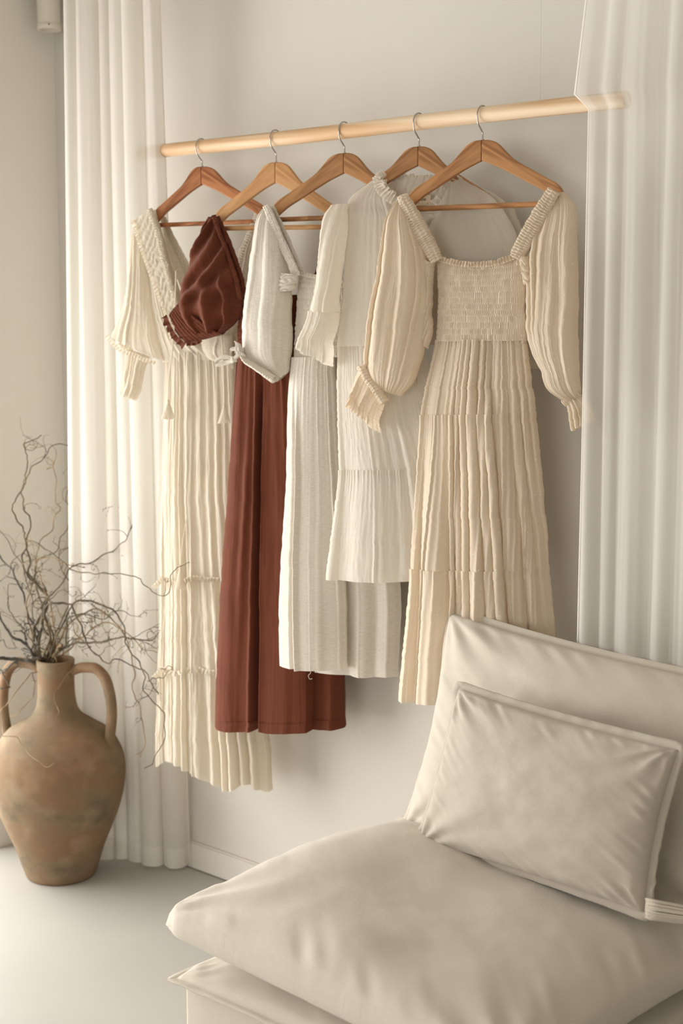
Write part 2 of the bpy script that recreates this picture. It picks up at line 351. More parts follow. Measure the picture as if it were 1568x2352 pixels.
def clay():
    m, nt, out = new_mat('weathered_clay')
    tc = N(nt, 'ShaderNodeTexCoord'); mp = N(nt, 'ShaderNodeMapping'); mp.inputs['Scale'].default_value = (5, 5, 8); L(nt, tc, 'Object', mp, 0)
    nz = N(nt, 'ShaderNodeTexNoise', Scale=1.0, Detail=5.0, Roughness=.6); L(nt, mp, 0, nz, 'Vector')
    rp = N(nt, 'ShaderNodeValToRGB'); e = rp.color_ramp.elements; e[0].position = .30; e[0].color = srgb(98, 89, 70); e[1].position = .72; e[1].color = srgb(146, 117, 90)
    k = e.new(.45); k.color = srgb(126, 107, 83); k = e.new(.58); k.color = srgb(132, 104, 78)
    L(nt, nz, 0, rp, 0)
    n2_ = N(nt, 'ShaderNodeTexNoise', Scale=14.0, Detail=6.0); L(nt, tc, 'Object', n2_, 'Vector')
    r2 = N(nt, 'ShaderNodeValToRGB'); r2.color_ramp.elements[0].position = .5; r2.color_ramp.elements[1].position = .78; r2.color_ramp.elements[0].color = (0, 0, 0, 1); r2.color_ramp.elements[1].color = (.4, .4, .4, 1); L(nt, n2_, 0, r2, 0)
    mx = N(nt, 'ShaderNodeMix', data_type='RGBA'); L(nt, r2, 0, mx, 0); L(nt, rp, 0, mx, 6); mx.inputs[7].default_value = srgb(172, 152, 126)
    n3 = N(nt, 'ShaderNodeTexNoise', Scale=160.0, Detail=3.0); L(nt, tc, 'Object', n3, 'Vector')
    wv = N(nt, 'ShaderNodeTexWave', Scale=14.0, Distortion=2.5, Detail=2.0); wv.bands_direction = 'Z'; L(nt, tc, 'Object', wv, 'Vector')
    ad = N(nt, 'ShaderNodeMath', operation='MULTIPLY_ADD'); L(nt, wv, 1, ad, 0); ad.inputs[1].default_value = .5; L(nt, n3, 0, ad, 2)
    bp = N(nt, 'ShaderNodeBump', Strength=.25, Distance=.002); L(nt, ad, 0, bp, 'Height')
    pb = N(nt, 'ShaderNodeBsdfPrincipled', Roughness=.8); L(nt, mx, 2, pb, 'Base Color'); L(nt, bp, 0, pb, 'Normal'); pb.inputs['Specular IOR Level'].default_value = .3
    L(nt, pb, 0, out, 0); return m
M['clay'] = clay()
def bark(name, a, b):
    m, nt, out = new_mat(name); tc = N(nt, 'ShaderNodeTexCoord'); nz = N(nt, 'ShaderNodeTexNoise', Scale=22.0, Detail=3.0); L(nt, tc, 'Object', nz, 'Vector')
    rp = N(nt, 'ShaderNodeValToRGB'); rp.color_ramp.elements[0].position = .35; rp.color_ramp.elements[1].position = .7; rp.color_ramp.elements[0].color = a; rp.color_ramp.elements[1].color = b; L(nt, nz, 0, rp, 0)
    pb = N(nt, 'ShaderNodeBsdfPrincipled', Roughness=.7); L(nt, rp, 0, pb, 'Base Color'); L(nt, pb, 0, out, 0); return m
M['bark'] = bark('willow_bark', srgb(62, 52, 36), srgb(118, 102, 72))
M['bark2'] = bark('willow_bark_grey', srgb(58, 55, 50), srgb(112, 106, 94))
M['bark3'] = bark('willow_bark_tan', srgb(104, 82, 54), srgb(168, 142, 104))

# ------------------------------------------------------------------ the setting
X0, X1, Y0, Y1, H = -3.5, 2.2, 0.0, -6.2, 2.75
def struct(name, parts, mat, bev=None):
    o = obj(name, mesh_from(name, parts), mat, smooth=False); tag(o, kind='structure')
    if bev: bevel(o, bev)
    return o
struct('floor', [box_part((X0 - .6, Y1 - .2, -.1), (X1 + .2, Y0 + .2, 0))], M['floor'])
struct('ceiling', [box_part((X0 - .2, Y1 - .2, H), (X1 + .2, Y0 + .2, H + .1))], M['ceiling'])
struct('wall_back', [box_part((X0 - .2, 0, 0), (X1 + .2, .2, H))], M['wall'])
DY0, DY1, DZ = -.30, -3.1, 2.05      # the glass door opening in the left wall
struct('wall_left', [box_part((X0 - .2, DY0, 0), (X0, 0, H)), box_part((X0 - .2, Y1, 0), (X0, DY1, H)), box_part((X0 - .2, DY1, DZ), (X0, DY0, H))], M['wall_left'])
struct('wall_right', [box_part((X1, Y1, 0), (X1 + .2, 0, H))], M['wall'])
struct('wall_front', [box_part((X0, Y1 - .2, 0), (-1.95, Y1, H)), box_part((1.2, Y1 - .2, 0), (X1, Y1, H)), box_part((-1.95, Y1 - .2, 0), (1.2, Y1, .6)), box_part((-1.95, Y1 - .2, 2.6), (1.2, Y1, H))], M['wall'])
struct('baseboard_back', [box_part((X0, -.014, 0.004), (X1, 0, .078)), box_part((X0, -.009, .078), (X1, 0, .082))], M['trim'])
# glass door frame
fr = [box_part((X0 - .14, DY0 - .05, 0), (X0 - .06, DY0, DZ)), box_part((X0 - .14, DY1, 0), (X0 - .06, DY1 + .05, DZ)), box_part((X0 - .14, DY1, DZ - .05), (X0 - .06, DY0, DZ)),
      box_part((X0 - .14, DY1, 0), (X0 - .06, DY0, .035)), box_part((X0 - .14, -1.74, 0), (X0 - .06, -1.68, DZ))]
struct('door_1', fr, M['white_metal'], .004)
struct('fill_window', [box_part((-1.95, Y1 - .14, .6), (-1.89, Y1 - .06, 2.6)), box_part((1.14, Y1 - .14, .6), (1.2, Y1 - .06, 2.6)), box_part((-.405, Y1 - .14, .6), (-.345, Y1 - .06, 2.6)),  # unseen window, added behind the camera to let the fill light in
                    box_part((-1.95, Y1 - .14, .6), (1.2, Y1 - .06, .66)), box_part((-1.95, Y1 - .14, 2.54), (1.2, Y1 - .06, 2.6))], M['white_metal'], .004)
# paving outside the door
struct('terrace', [box_part((-5.6, -4.2, -.14), (X0 - .6, .6, -.02))], M['floor'])

# ------------------------------------------------------------------ ceiling spotlight, top left
p = onP(112, 40, np.array([-3.43, 0, 0]), np.array([1., 0, 0]))
sp = thing('ceiling_spotlight', 'white cylindrical ceiling spotlight at the top left beside the curtain', 'spotlight', (p[0], p[1], H))
zb = float(onX(112, 70, -3.43)[2]); rs = .033
def lathe(prof, seg=64, c=(0, 0, 0)):
    V = []; Fc = []
    for r, z in prof:
        for j in range(seg): a = 2 * math.pi * j / seg; V.append((c[0] + r * math.cos(a), c[1] + r * math.sin(a), c[2] + z))
    for i in range(len(prof) - 1):
        for j in range(seg): k = (j + 1) % seg; Fc.append((i * seg + j, i * seg + k, (i + 1) * seg + k, (i + 1) * seg + j))
    return V, Fc
obj('housing', mesh_from('housing', [lathe([(0.001, H), (rs + .012, H), (rs + .012, H - .012), (rs, H - .014), (rs, zb + .018)], c=(p[0], p[1], 0))]), M['white_metal'], sp)
obj('rim', mesh_from('rim', [lathe([(rs, zb + .018), (rs + .0012, zb + .017), (rs + .0012, zb + .001), (rs - .001, zb), (rs - .006, zb), (rs - .008, zb + .015), (0.001, zb + .017)], c=(p[0], p[1], 0))]), M['white_metal'], sp)
q = np.array([p[0], p[1], 0]); dc = (CAM - q); dc[2] = 0; dc /= np.linalg.norm(dc)
b0 = q + dc * (rs + .0005); b0[2] = zb + .012
v_, f_ = tube_mesh('s', [b0, b0 + dc * .0015], .0022, 12)
obj('screw', mesh_from('screw', [(v_, f_)]), M['dark'], sp)

# ------------------------------------------------------------------ rod and its suspension line
RY = -.16
RZ = 2.025
rodL = onY(325, 355, RY); rodR = onY(1433, 232, RY)
xs = np.linspace(rodL[0] - .005, rodR[0] + .008, 60)
pts = np.stack([xs, RY + .0012 * np.sin(xs * 9), RZ + .0012 * np.sin(xs * 6)], 1)
v_, f_ = tube_mesh('rod', pts, .0172, 32)
rod = obj('clothes_rod', mesh_from('clothes_rod', [(v_, f_)]), M['pine']); bevel(rod, .0015)
tag(rod, 'long pale pine rod hung across the wall carrying the hangers', 'rod')
def line_part(px, py):
    a = onY(px, py, RY); 
    return tube_mesh('l', [(a[0], RY, RZ + .016), (a[0] - .004, RY, 2.4), (a[0] - .012, RY, H)], .0004, 6)
sl = obj('hanging_line', mesh_from('hanging_line', [line_part(1240, 240)]), M['yarn'])
tag(sl, 'thin nylon line rising from the rod towards the ceiling near the right curtain', 'line')
sl2 = obj('hanging_line', mesh_from('hanging_line', [line_part(352, 350)]), M['yarn'])
tag(sl2, 'thin nylon line holding the left rod end behind the left curtain edge', 'line')

# ------------------------------------------------------------------ curtains
def curtain(name, top, bot, z0, z1, nf, amp, seed, label, edge_l=None, nu=520, nv=90, mat='curtain', topamp=.6):
    """top/bot: lists of (x, y) ground points the cloth follows; nf folds"""
    root = thing(name, label, 'curtain', (bot[0][0], bot[0][1], z0))
    u = np.linspace(0, 1, nu)[None, :]; v = np.linspace(0, 1, nv)[:, None]
    T = catmull(top, nu)[None]; B = catmull(bot, nu)[None]
    vv = (v[..., None]) ** 1.0
    base = T * (1 - vv) + B * vv
    if edge_l is not None: base = base + edge_l(u, v)
    tan = np.gradient(base, axis=1); tan /= np.linalg.norm(tan, axis=2, keepdims=True); nor = np.stack([tan[..., 1], -tan[..., 0]], -1)
    A = amp * (topamp + (1 - topamp) * v)
    h, sl, hi = pleats(u + 0 * v, v * .8 + 0 * u, nf, seed, drift=.035, fade=.25, wid=.4)
    h2, _, _ = pleats(u + 0 * v, v * .8 + 0 * u, nf * 2.4, seed + 5, drift=.02, fade=.4)
    d = A * (2.6 * h - 1.2 + .25 * h2) + .0006 * n2(u * 60, v * 8, seed + 3)
    s = -1.0 * A * hi * np.sin(2 * np.pi * sl) * np.clip(np.minimum(u, 1 - u) * 12, 0, 1)
    XY = base + nor * d[..., None] + tan * s[..., None]
    Z = z1 + (z0 - z1) * v + .006 * n2(u * 9, 1.5, seed + 6) * v ** 8
    P = np.concatenate([XY, (Z + 0 * u)[..., None]], -1)
    hz = .075; k = int(np.argmin(np.abs(Z[:, 0] - (z0 + hz))))
    obj('panel', grid_mesh('panel', P[:k + 1]), M[mat], root)
    obj('hem', grid_mesh('hem', P[k:]), M['curtain_hem'], root)
    # stitched side edge: narrow doubled strip
    for col, sg in ((0, 1), (-1, -1)):
        e0 = P[:, col]; e1 = P[:, col + sg * 4 if col == 0 else -5]
        off = nor[:, col] * .0015
        e0 = e0 + np.concatenate([off, 0 * off[:, :1]], 1); e1 = e1 + np.concatenate([off, 0 * off[:, :1]], 1)
        obj('side_hem', grid_mesh('side_hem', np.stack([e0, e1], 1)), M['curtain_hem'], root)
    return root
def XY(p): return (float(p[0]), float(p[1]))
# left curtain: hangs in front of the corner, its right edge falls back to the wall at the floor
tL = [XY(onY(x, 0, y)) for x, y in ((143, -.30), (215, -.27), (290, -.24), (356, -.225))]
bL = [XY(onZ(x, y, .012)) for x, y in ((168, 1962), (250, 1974), (345, 1984), (433, 1990))]
curtain('sheer_curtain', tL, bL, .012, H - .01, 6, .019, 11, 'left sheer white curtain behind the clay vase and cream dress', topamp=.75, mat='curtain_left')
# right curtain: bulges over the end of the rod
tR = [XY(onY(x, 0, y)) for x, y in ((1364, -.215), (1440, -.225), (1570, -.23), (1900, -.22))]
bR = [XY(onY(x, 1500, y)) for x, y in ((1316, -.20), (1420, -.21), (1580, -.215), (1900, -.21))]
def bulge(u, v):
    z = H - .01 + (.012 - H + .01) * v
    w = np.where(z > 2.03, np.clip(1 - (z - 2.03) / .36, 0, 1), np.clip(1 - (2.03 - z) / 1.1, 0, 1) ** 1.5)
    e = np.exp(-u * 7)
    return np.stack([np.where(z > 2.03, -.03, .004) * w * e, -.018 * w * (1 + 0 * u)], -1)
curtain('sheer_curtain', tR, bR, .012, H - .01, 6.5, .0065, 31, 'right sheer white curtain draped over the rod end', edge_l=bulge, topamp=.8)

# ------------------------------------------------------------------ hangers
def make_hanger(name, label, pl, ctr, lend, rend, mat):
    c = pl.sz(*ctr); l = pl.sz(*lend); r = pl.sz(*rend)
    root = thing(name, label, 'hanger', pl.W(np.array(c[0]), np.array(c[1]), np.array(0.)), 'wooden hangers on the rod')
    topc = [(0, 0), (.06, .0), (.13, .02), (.20, .075), (.27, .175), (.34, .29), (.42, .40), (.52, .50), (.66, .625), (.82, .77), (.96, .895), (1.02, .99)]
    botc = [(0, .395), (.1, .455), (.25, .56), (.42, .70), (.62, .87), (.82, 1.04), (.95, 1.19), (1.0, 1.24), (1.03, 1.16)]
    for sg, e in ((-1, l), (1, r)):
        w = e[0] - c[0]; hh = e[1] - c[1]
        tp = catmull(np.array(topc + [(1.045, 1.07)]), 40); bt = catmull(np.array(botc), 24)
        poly = [(c[0] + w * a, c[1] + hh * b) for a, b in tp] + [(c[0] + w * a, c[1] + hh * b) for a, b in bt[::-1]]
        bm = bmesh.new(); T = .0062
        vs_ = []
        for s_, z_ in poly:
            vs_.append(bm.verts.new(Vector(pl.W(np.array(s_), np.array(z_), np.array(T)))))
        f = bm.faces.new(vs_); ex = bmesh.ops.extrude_face_region(bm, geom=[f])
        nv_ = [g for g in ex['geom'] if isinstance(g, bmesh.types.BMVert)]
        bmesh.ops.translate(bm, verts=nv_, vec=Vector(-2 * T * pl.n)); bmesh.ops.recalc_face_normals(bm, faces=bm.faces)
        m = bpy.data.meshes.new('shoulder'); bm.to_mesh(m); bm.free()
        # grain runs along the arm: local frame aligned with it
        a0 = np.array([w, hh * 1.0]); ang = math.atan2(a0[1], a0[0])
        d = pl.t * math.cos(ang) + np.array([0, 0, 1.]) * math.sin(ang); up = np.cross(pl.n, d)
        R = Matrix(((d[0], pl.n[0], up[0], 0), (d[1], pl.n[1], up[1], 0), (d[2], pl.n[2], up[2], 0), (0, 0, 0, 1)))
        org = Matrix.Translation(Vector(root.location)) @ R
        m.transform(org.inverted())
        o = obj('shoulder', m, mat, None, smooth=False); o.parent = root; o.matrix_world = org; o.matrix_parent_inverse = Matrix.Identity(4); o.matrix_basis = R
        bevel(o, .003, 3)
        for pz in m.polygons: pz.use_smooth = False
    A = pl.W(np.array(c[0] + (l[0] - c[0]) * .97), np.array(c[1] + (l[1] - c[1]) * 1.27), np.array(0.))
    B = pl.W(np.array(c[0] + (r[0] - c[0]) * .97), np.array(c[1] + (r[1] - c[1]) * 1.27), np.array(0.))
    v_, f_ = tube_mesh('bar', [A + (B - A) * t for t in np.linspace(0, 1, 8)], .0058, 16)
    obj('bar', mesh_from('bar', [(v_, f_)]), mat, root)
    # hook: shaft rises under the rod, bows to the room side and closes over the top of the rod
    body = pl.W(np.array(c[0]), np.array(c[1] - .004), np.array(0.))
    ctr3 = np.array([body[0], RY, RZ]); R = .0205; path = []
    for a in np.linspace(math.radians(-38), math.radians(200), 26):   # angle from +Y over the top
        path.append(ctr3 + np.array([0, math.cos(a) * R, math.sin(a) * R]))
    path = path[2:]
    end = path[-1]
    K = np.array([end, (end[0], RY - R * .86, RZ - .017), (body[0], RY - .006, RZ - .0295), (body[0], RY + .001, RZ - .038), (body[0], body[1], body[2] + .012), body])
    tail = catmull(K, 18)[1:]
    path = np.array(path + list(tail))
    v_, f_ = tube_mesh('hook', path, .00165, 10)
    obj('hook', mesh_from('hook', [(v_, f_)]), M['steel'], root)
    v_, f_ = tube_mesh('ferrule', [body + np.array([0, 0, .0035]), body + np.array([0, 0, .0065])], .0034, 12)
    obj('ferrule', mesh_from('ferrule', [(v_, f_)]), M['steel'], root)
    return root
AL = 17
G1 = Plane(462, 338, RY, AL); G2 = Plane(632, 318, RY, AL); G3 = Plane(790, 301, RY, AL); G4 = Plane(962, 281, RY, AL); G5 = Plane(1108, 264, RY, AL - 3)
make_hanger('clothes_hanger', 'reddish wooden hanger, farthest left, holding the cream ruffled dress', G1, (464, 383), (358, 490), (606, 480), M['hw1'])
make_hanger('clothes_hanger', 'pale honey wooden hanger holding the rust brown dress', G2, (634, 373), (499, 494), (778, 488), M['hw2'])
make_hanger('clothes_hanger', 'brown wooden hanger holding the oatmeal linen dress, third from left', G3, (791, 352), (632, 474), (940, 462), M['hw3'])
make_hanger('clothes_hanger', 'wooden hanger inside the sheer white dress with ruffled collar', G4, (962, 337), (812, 452), (1112, 446), M['hw3'])
make_hanger('clothes_hanger', 'brown wooden hanger at far right holding the smocked dotted dress', G5, (1108, 322), (944, 449), (1286, 434), M['hw5'])

# ------------------------------------------------------------------ garment pieces
def band(name, pl, pts, w, mat, parent, n=40, A=.003, T=.006, off=0.0, seed=1, nv=None):
    """ruched band along pixel polyline pts, w half width in px (number or list)"""
    pts = np.array(pts, float); K = catmull(np.column_stack([pts, np.broadcast_to(np.asarray(w, float), (len(pts),))]), 24)
    tg = np.gradient(K[:, :2], axis=0); tg /= np.linalg.norm(tg, axis=1, keepdims=True); nm = np.stack([tg[:, 1], -tg[:, 0]], 1)
    rows = [(K[i, 0] + nm[i, 0] * K[i, 2], K[i, 1] + nm[i, 1] * K[i, 2], K[i, 0] - nm[i, 0] * K[i, 2], K[i, 1] - nm[i, 1] * K[i, 2], T) for i in range(24)]
    rows = [r if r[0] <= r[2] or True else r for r in rows]
    return loft(name, pl, rows, mat, parent, nu=40, nv=nv or max(60, n * 7), fold=ruche_fold(n, A, seed), off=off, edge=.001, seed=seed)
def frill(name, pl, pts, w, mat, parent, n=30, A=.005, off=0.0, seed=1, flip=1):
    """open frilled strip: fixed at the polyline, free wavy edge w px to one side"""
    pts = np.array(pts, float); nv = max(n * 10, 60); K = catmull(np.column_stack([pts, np.broadcast_to(np.asarray(w, float), (len(pts),))]), nv)
    tg = np.gradient(K[:, :2], axis=0); tg /= np.linalg.norm(tg, axis=1, keepdims=True); nm = np.stack([tg[:, 1], -tg[:, 0]], 1) * flip
    v = np.linspace(0, 1, nv)[:, None]; u = np.linspace(0, 1, 10)[None, :]
    s0 = np.array([pl.sz(x, y) for x, y in K[:, :2]]); s1 = np.array([pl.sz(x, y) for x, y in K[:, :2] + nm * K[:, 2:3]])
    ph = 2 * np.pi * n * (v + .012 * n2(v * n * .5, .5, seed))
    e = s0[:, None] * (1 - u[..., None]) + s1[:, None] * u[..., None]
    al = np.gradient(s0, axis=0); al /= np.linalg.norm(al, axis=1, keepdims=True)
    D = A * np.sin(ph + .8 * u) * u ** .7 * (1 + .6 * n2(v * n * .7, .3, seed + 1)) + .35 * A * np.sin(2.3 * ph) * u
    S = A * .9 * np.cos(ph * 1.0 + 1.3 * n2(v * n * .8, 1.3, seed + 2)) * u
    e = e + al[:, None] * S[..., None] + (s1 - s0)[:, None] * (u * .16 * n2(v * n * 1.2, 2.2, seed + 3))[..., None]
    P = pl.W(e[..., 0], e[..., 1], D + off)
    return obj(name, grid_mesh(name, P), mat, parent)
def cord(name, pl, pts, r, mat, parent, off=0.0):
    K = catmull(np.array(pts, float), 40); o0, o1 = off if isinstance(off, tuple) else (off, off); P = [pl.P(x, y, o0 + (o1 - o0) * min(1, 1.6 * i / len(K))) for i, (x, y) in enumerate(K)]
    v_, f_ = tube_mesh(name, P, r, 8); return obj(name, mesh_from(name, [(v_, f_)]), mat, parent)
def tassel(pl, top, bot, w, mat, parent, off, seed):
    """knotted head and a flaring skirt of strands with a ragged end"""
    a = pl.P(*top, off); b = pl.P(*bot, off); L_ = float(np.linalg.norm(b - a)); nu, nv = 120, 26
    u = np.linspace(0, 1, nu, endpoint=False)[None, :]; v = np.linspace(0, 1, nv)[:, None]
    R = .0028 + (w - .0028) * v ** .75; R = R * (1 + .09 * v * np.sin(2 * np.pi * 24 * u + 3 * n2(u * 6, v * 2, seed)) + .05 * n2(u * 30, v * 3, seed + 1))
    ln = L_ * (1 + .05 * n2(u * 40, .5, seed + 2)) * v
    P = a + (R * np.cos(2 * np.pi * u))[..., None] * pl.t + (R * .8 * np.sin(2 * np.pi * u))[..., None] * pl.n - ln[..., None] * np.array([0, 0, 1.])
    o = obj('tassel', grid_mesh('tassel', P, closed_u=True), mat, parent)
    v_, f_ = tube_mesh('t', [a + np.array([0, 0, .009]), a + np.array([0, 0, .006]), a + np.array([0, 0, .001]), a - np.array([0, 0, .003])], [.0018, .0036, .0038, .0030], 14)
    obj('tassel_knot', mesh_from('tassel_knot', [(v_, f_)]), mat, o if False else parent)
    return o

# --- dress 1: cream gauze with ruffled V neck ----------------------------------------------------
g = G1
d = thing('cream_dress', 'cream crinkled gauze maxi dress with ruffled V neck and tassel ties', 'dress', g.O + np.array([0, 0, -.3]), 'dresses on the rod')
mt = M['gauze']
# back layer of the bodice, seen through the neck
loft('back_panel', g, [(440, 700, 470, 716, .004), (410, 745, 545, 730, .006), (400, 800, 552, 800, .008)], M['gauze_sheer'], d, nu=120, nv=30, fold=sleeve_fold(10, .002, 5), off=-.022)
band('back_neckline', g, [(362, 492), (385, 560), (410, 620), (440, 680), (470, 726)], [5, 14, 20, 22, 20], M['gauze_sheer'], d, n=30, A=.0022, T=.003, off=-.02, seed=17)
# front bodice halves
loft('bodice', g, [(318, 506, 362, 482, .008), (326, 560, 385, 560, .014), (341, 640, 404, 622, .017), (358, 720, 428, 700, .02), (372, 780, 470, 772, .020), (380, 832, 548, 824, .019)], mt, d, nu=220, nv=110,
     fold=sleeve_fold(9, .0035, 21, gtop=.001, crink=.0012, diag=1.2), off=.012)
loft('bodice', g, [(590, 476, 612, 488, .005), (560, 560, 590, 580, .008), (545, 640, 572, 660, .012), (520, 720, 560, 730, .015), (480, 790, 552, 800, .018)], M['gauze_sheer'], d, nu=100, nv=80,
     fold=sleeve_fold(5, .002, 23, crink=.0008), off=-.004)
# yoke panels with lace edge down the neckline
loft('yoke', g, [(322, 508, 366, 484, .004), (346, 590, 392, 590, .005), (370, 650, 412, 650, .005), (396, 720, 424, 712, .005), (414, 790, 432, 786, .004)], mt, d, nu=90, nv=140,
     fold=lambda U, v: .0032 * (np.abs(np.sin(np.pi * (15 * v + 3.2 * U + .5 * n2(U * 3, v * 9, 3)))) - .5) + .0008 * n2(U * 14, v * 60, 4), off=.035)
band('neck_ruffle', g, [(362, 482), (384, 545), (394, 592), (403, 624), (421, 690), (433, 740)], [6, 7, 7, 6, 7, 5], mt, d, n=46, A=.0035, T=.004, off=.041, seed=5)
frill('lace_trim', g, [(320, 510), (345, 585), (366, 645), (392, 712), (412, 790)], 7, mt, d, n=34, A=.003, off=.043, seed=8)
frill('lace_trim', g, [(365, 484), (390, 560), (410, 640), (432, 720)], 5, mt, d, n=38, A=.003, off=.044, seed=9, flip=-1)
band('neck_ruffle', g, [(600, 476), (580, 525), (560, 575), (548, 620), (560, 690)], 9, mt, d, n=36, A=.003, T=.004, off=.0, seed=6)
band('back_neckline', g, [(366, 500), (392, 560), (415, 610), (432, 655), (455, 700)], 7, M['gauze_sheer'], d, n=34, A=.0025, T=.003, off=-.018, seed=7)
# bust seam piece between the sleeve of the rust dress and the waist
loft('bust_panel', g, [(474, 776, 545, 770, .012), (476, 800, 546, 800, .013), (492, 822, 547, 846, .010)], mt, d, nu=90, nv=40, fold=sleeve_fold(6, .0025, 33, diag=2.), off=.028)
# bell sleeve
loft('sleeve', g, [(320, 507, 326, 512, .006), (308, 545, 345, 560, .020), (302, 600, 352, 640, .026), (296, 683, 360, 720, .03), (279, 740, 366, 780, .03), (264, 772, 383, 828, .028)], mt, d, nu=170, nv=90,
     fold=sleeve_fold(5, .006, 41, crink=.001, env=lambda v: .3 + .7 * v), off=.014)
frill('lace_trim', g, [(268, 768), (284, 785), (300, 800), (330, 810), (356, 822), (380, 828)], 9, mt, d, n=18, A=.003, off=.044, seed=12, flip=-1)
loft('sleeve_ruffle', g, [(298, 800, 352, 820, .012), (296, 830, 342, 850, .014), (290, 870, 334, 890, .014), (285, 905, 322, 920, .012)], mt, d, nu=130, nv=50,
     fold=skirt_fold(5, .002, .006, 43, gather=24, crink=.001), off=.02)
loft('sleeve_ruffle', g, [(268, 775, 300, 800, .009), (267, 782, 300, 808, .009), (266, 790, 297, 818, .009)], M['gauze_sheer'], d, nu=90, nv=30,
     fold=skirt_fold(4, .002, .005, 46, gather=20, crink=.001), off=-.012)
# skirt tiers
loft('skirt_tier', g, [(380, 812, 552, 800, .024), (378, 950, 565, 950, .034), (373, 1100, 572, 1100, .038), (372, 1340, 590, 1322, .043)], mt, d, nu=520, nv=120,
     fold=skirt_fold(8, .003, .008, 51, gather=60, Ag=.0018, crink=.0018, cf=110, vr=(0, .5)), off=.006)
loft('skirt_tier', g, [(371, 1334, 591, 1318, .045), (369, 1440, 598, 1430, .047), (366, 1545, 606, 1530, .048)], mt, d, nu=520, nv=70,
     fold=skirt_fold(8, .008, .010, 51, gather=70, Ag=.0025, crink=.0017, cf=110, vr=(.5, .75)), off=.006)
loft('skirt_tier', g, [(365, 1540, 606, 1526, .05), (362, 1640, 612, 1620, .05), (361, 1690, 618, 1700, .05), (362, 1744, 624, 1795, .05)], mt, d, nu=520, nv=80,
     fold=skirt_fold(8, .010, .014, 51, gather=74, Ag=.003, crink=.0017, hem=.036, cf=110, vr=(.75, 1.)), off=.006)
for (y0, y1, sd) in ((1338, 1318, 1), (1543, 1528, 2)):
    K = [(372, y0), (400, y0 - 22), (425, y0 - 12), (470, y0 - 24), (504, y1), (560, y1)]
    frill('seam_ruffle', g, K, 11, mt, d, n=26, A=.004, off=.055, seed=60 + sd, flip=-1)
cord('tie', g, [(404, 622), (402, 700), (396, 800), (388, 870), (386, 926)], .0018, mt, d, (.045, .074))
cord('tie', g, [(508, 760), (512, 820), (514, 880), (515, 935)], .0018, mt, d, (.048, .078))
tassel(g, (386, 926), (384, 962), .018, M['gauze'], d, .078, 1); tassel(g, (515, 936), (516, 972), .016, M['gauze'], d, .08, 2)
cord('tie', g, [(430, 1180), (420, 1240), (414, 1300)], .0012, mt, d, .066)
tassel(g, (414, 1306), (410, 1352), .014, M['gauze'], d, .085, 3)

# --- dress 2: rust -------------------------------------------------------------------------------
g = G2; mt = M['rust']
d = thing('rust_dress', 'rust brown cotton dress with smocked puff sleeve and bodice', 'dress', g.O + np.array([0, 0, -.3]), 'dresses on the rod')
# vertical puff sleeve: rows run from the shoulder point down to the gathered cuff
loft('sleeve', g, [(490, 499, 508, 500, .008), (470, 535, 528, 545, .022), (452, 585, 548, 595, .034), (438, 630, 562, 640, .042), (427, 680, 569, 690, .046), (424, 712, 560, 722, .044), (440, 745, 549, 742, .036), (462, 765, 522, 766, .022)], mt, d, nu=280, nv=160,
     fold=lambda U, v: (.014 * (1.7 * pleats(v * .62 - .33 * (1 - (U % 1)) ** 1.1 + .5, U * .8, 7.5, 71, drift=.03, wid=.35)[0] - .6) * (1 - .75 * sstep(.55, .85, v)) * sstep(0, .12, v)
                        + .017 * (1.8 * pleats(U + .25 * (1 - v), v, 3.4, 72, drift=.06, wid=.4)[0] - .7) * sstep(.38, .72, v)
                        + .0022 * np.sin(2 * np.pi * (26 * v + .8 * n2(U * 5, v * 10, 73))) * sstep(.70, 1., U % 1) * (U < 1) + .0012 * fbm(U * 14, v * 14, 74)), off=.022)
band('neckline_elastic', g, [(509, 497), (524, 538), (541, 580), (555, 622), (567, 668), (571, 690)], 5, mt, d, n=40, A=.0022, T=.003, off=.044, seed=75)
band('back_elastic', g, [(512, 499), (529, 538), (546, 580), (561, 622), (573, 672)], 5, mt, d, n=44, A=.002, T=.004, off=.028, seed=76)
# cuff: smocked cone pointing down-left, then ruffle
cr = [(428, 690, 522, 768, .030), (418, 700, 494, 776, .027), (409, 712, 462, 784, .024), (403, 722, 446, 788, .022)]
loft('cuff', g, cr, mt, d, nu=260, nv=70, fold=smock_fold(8, 46, .003, 81, .002), off=.024)
K = np.array([(403, 722), (412, 745), (425, 768), (446, 789)])
frill('cuff_ruffle', g, K, 13, mt, d, n=5, A=.0055, off=.044, seed=82, flip=-1)
frill('cuff_ruffle', g, K, 11, mt, d, n=5, A=.0055, off=.008, seed=83, flip=-1)
frill('cuff_ruffle', g, [(446, 786), (462, 786), (478, 778)], 7, mt, d, n=3, A=.003, off=.04, seed=84, flip=-1)
loft('bodice', g, [(556, 684, 708, 676, .018), (550, 740, 712, 740, .02), (548, 815, 716, 815, .022)], mt, d, nu=420, nv=120, fold=smock_fold(14, 44, .0028, 85, .002), off=.008)
band('neckline_elastic', g, [(752, 500), (745, 560), (736, 610), (720, 660), (705, 680)], 9, mt, d, n=40, A=.0028, T=.006, off=.0, seed=77)
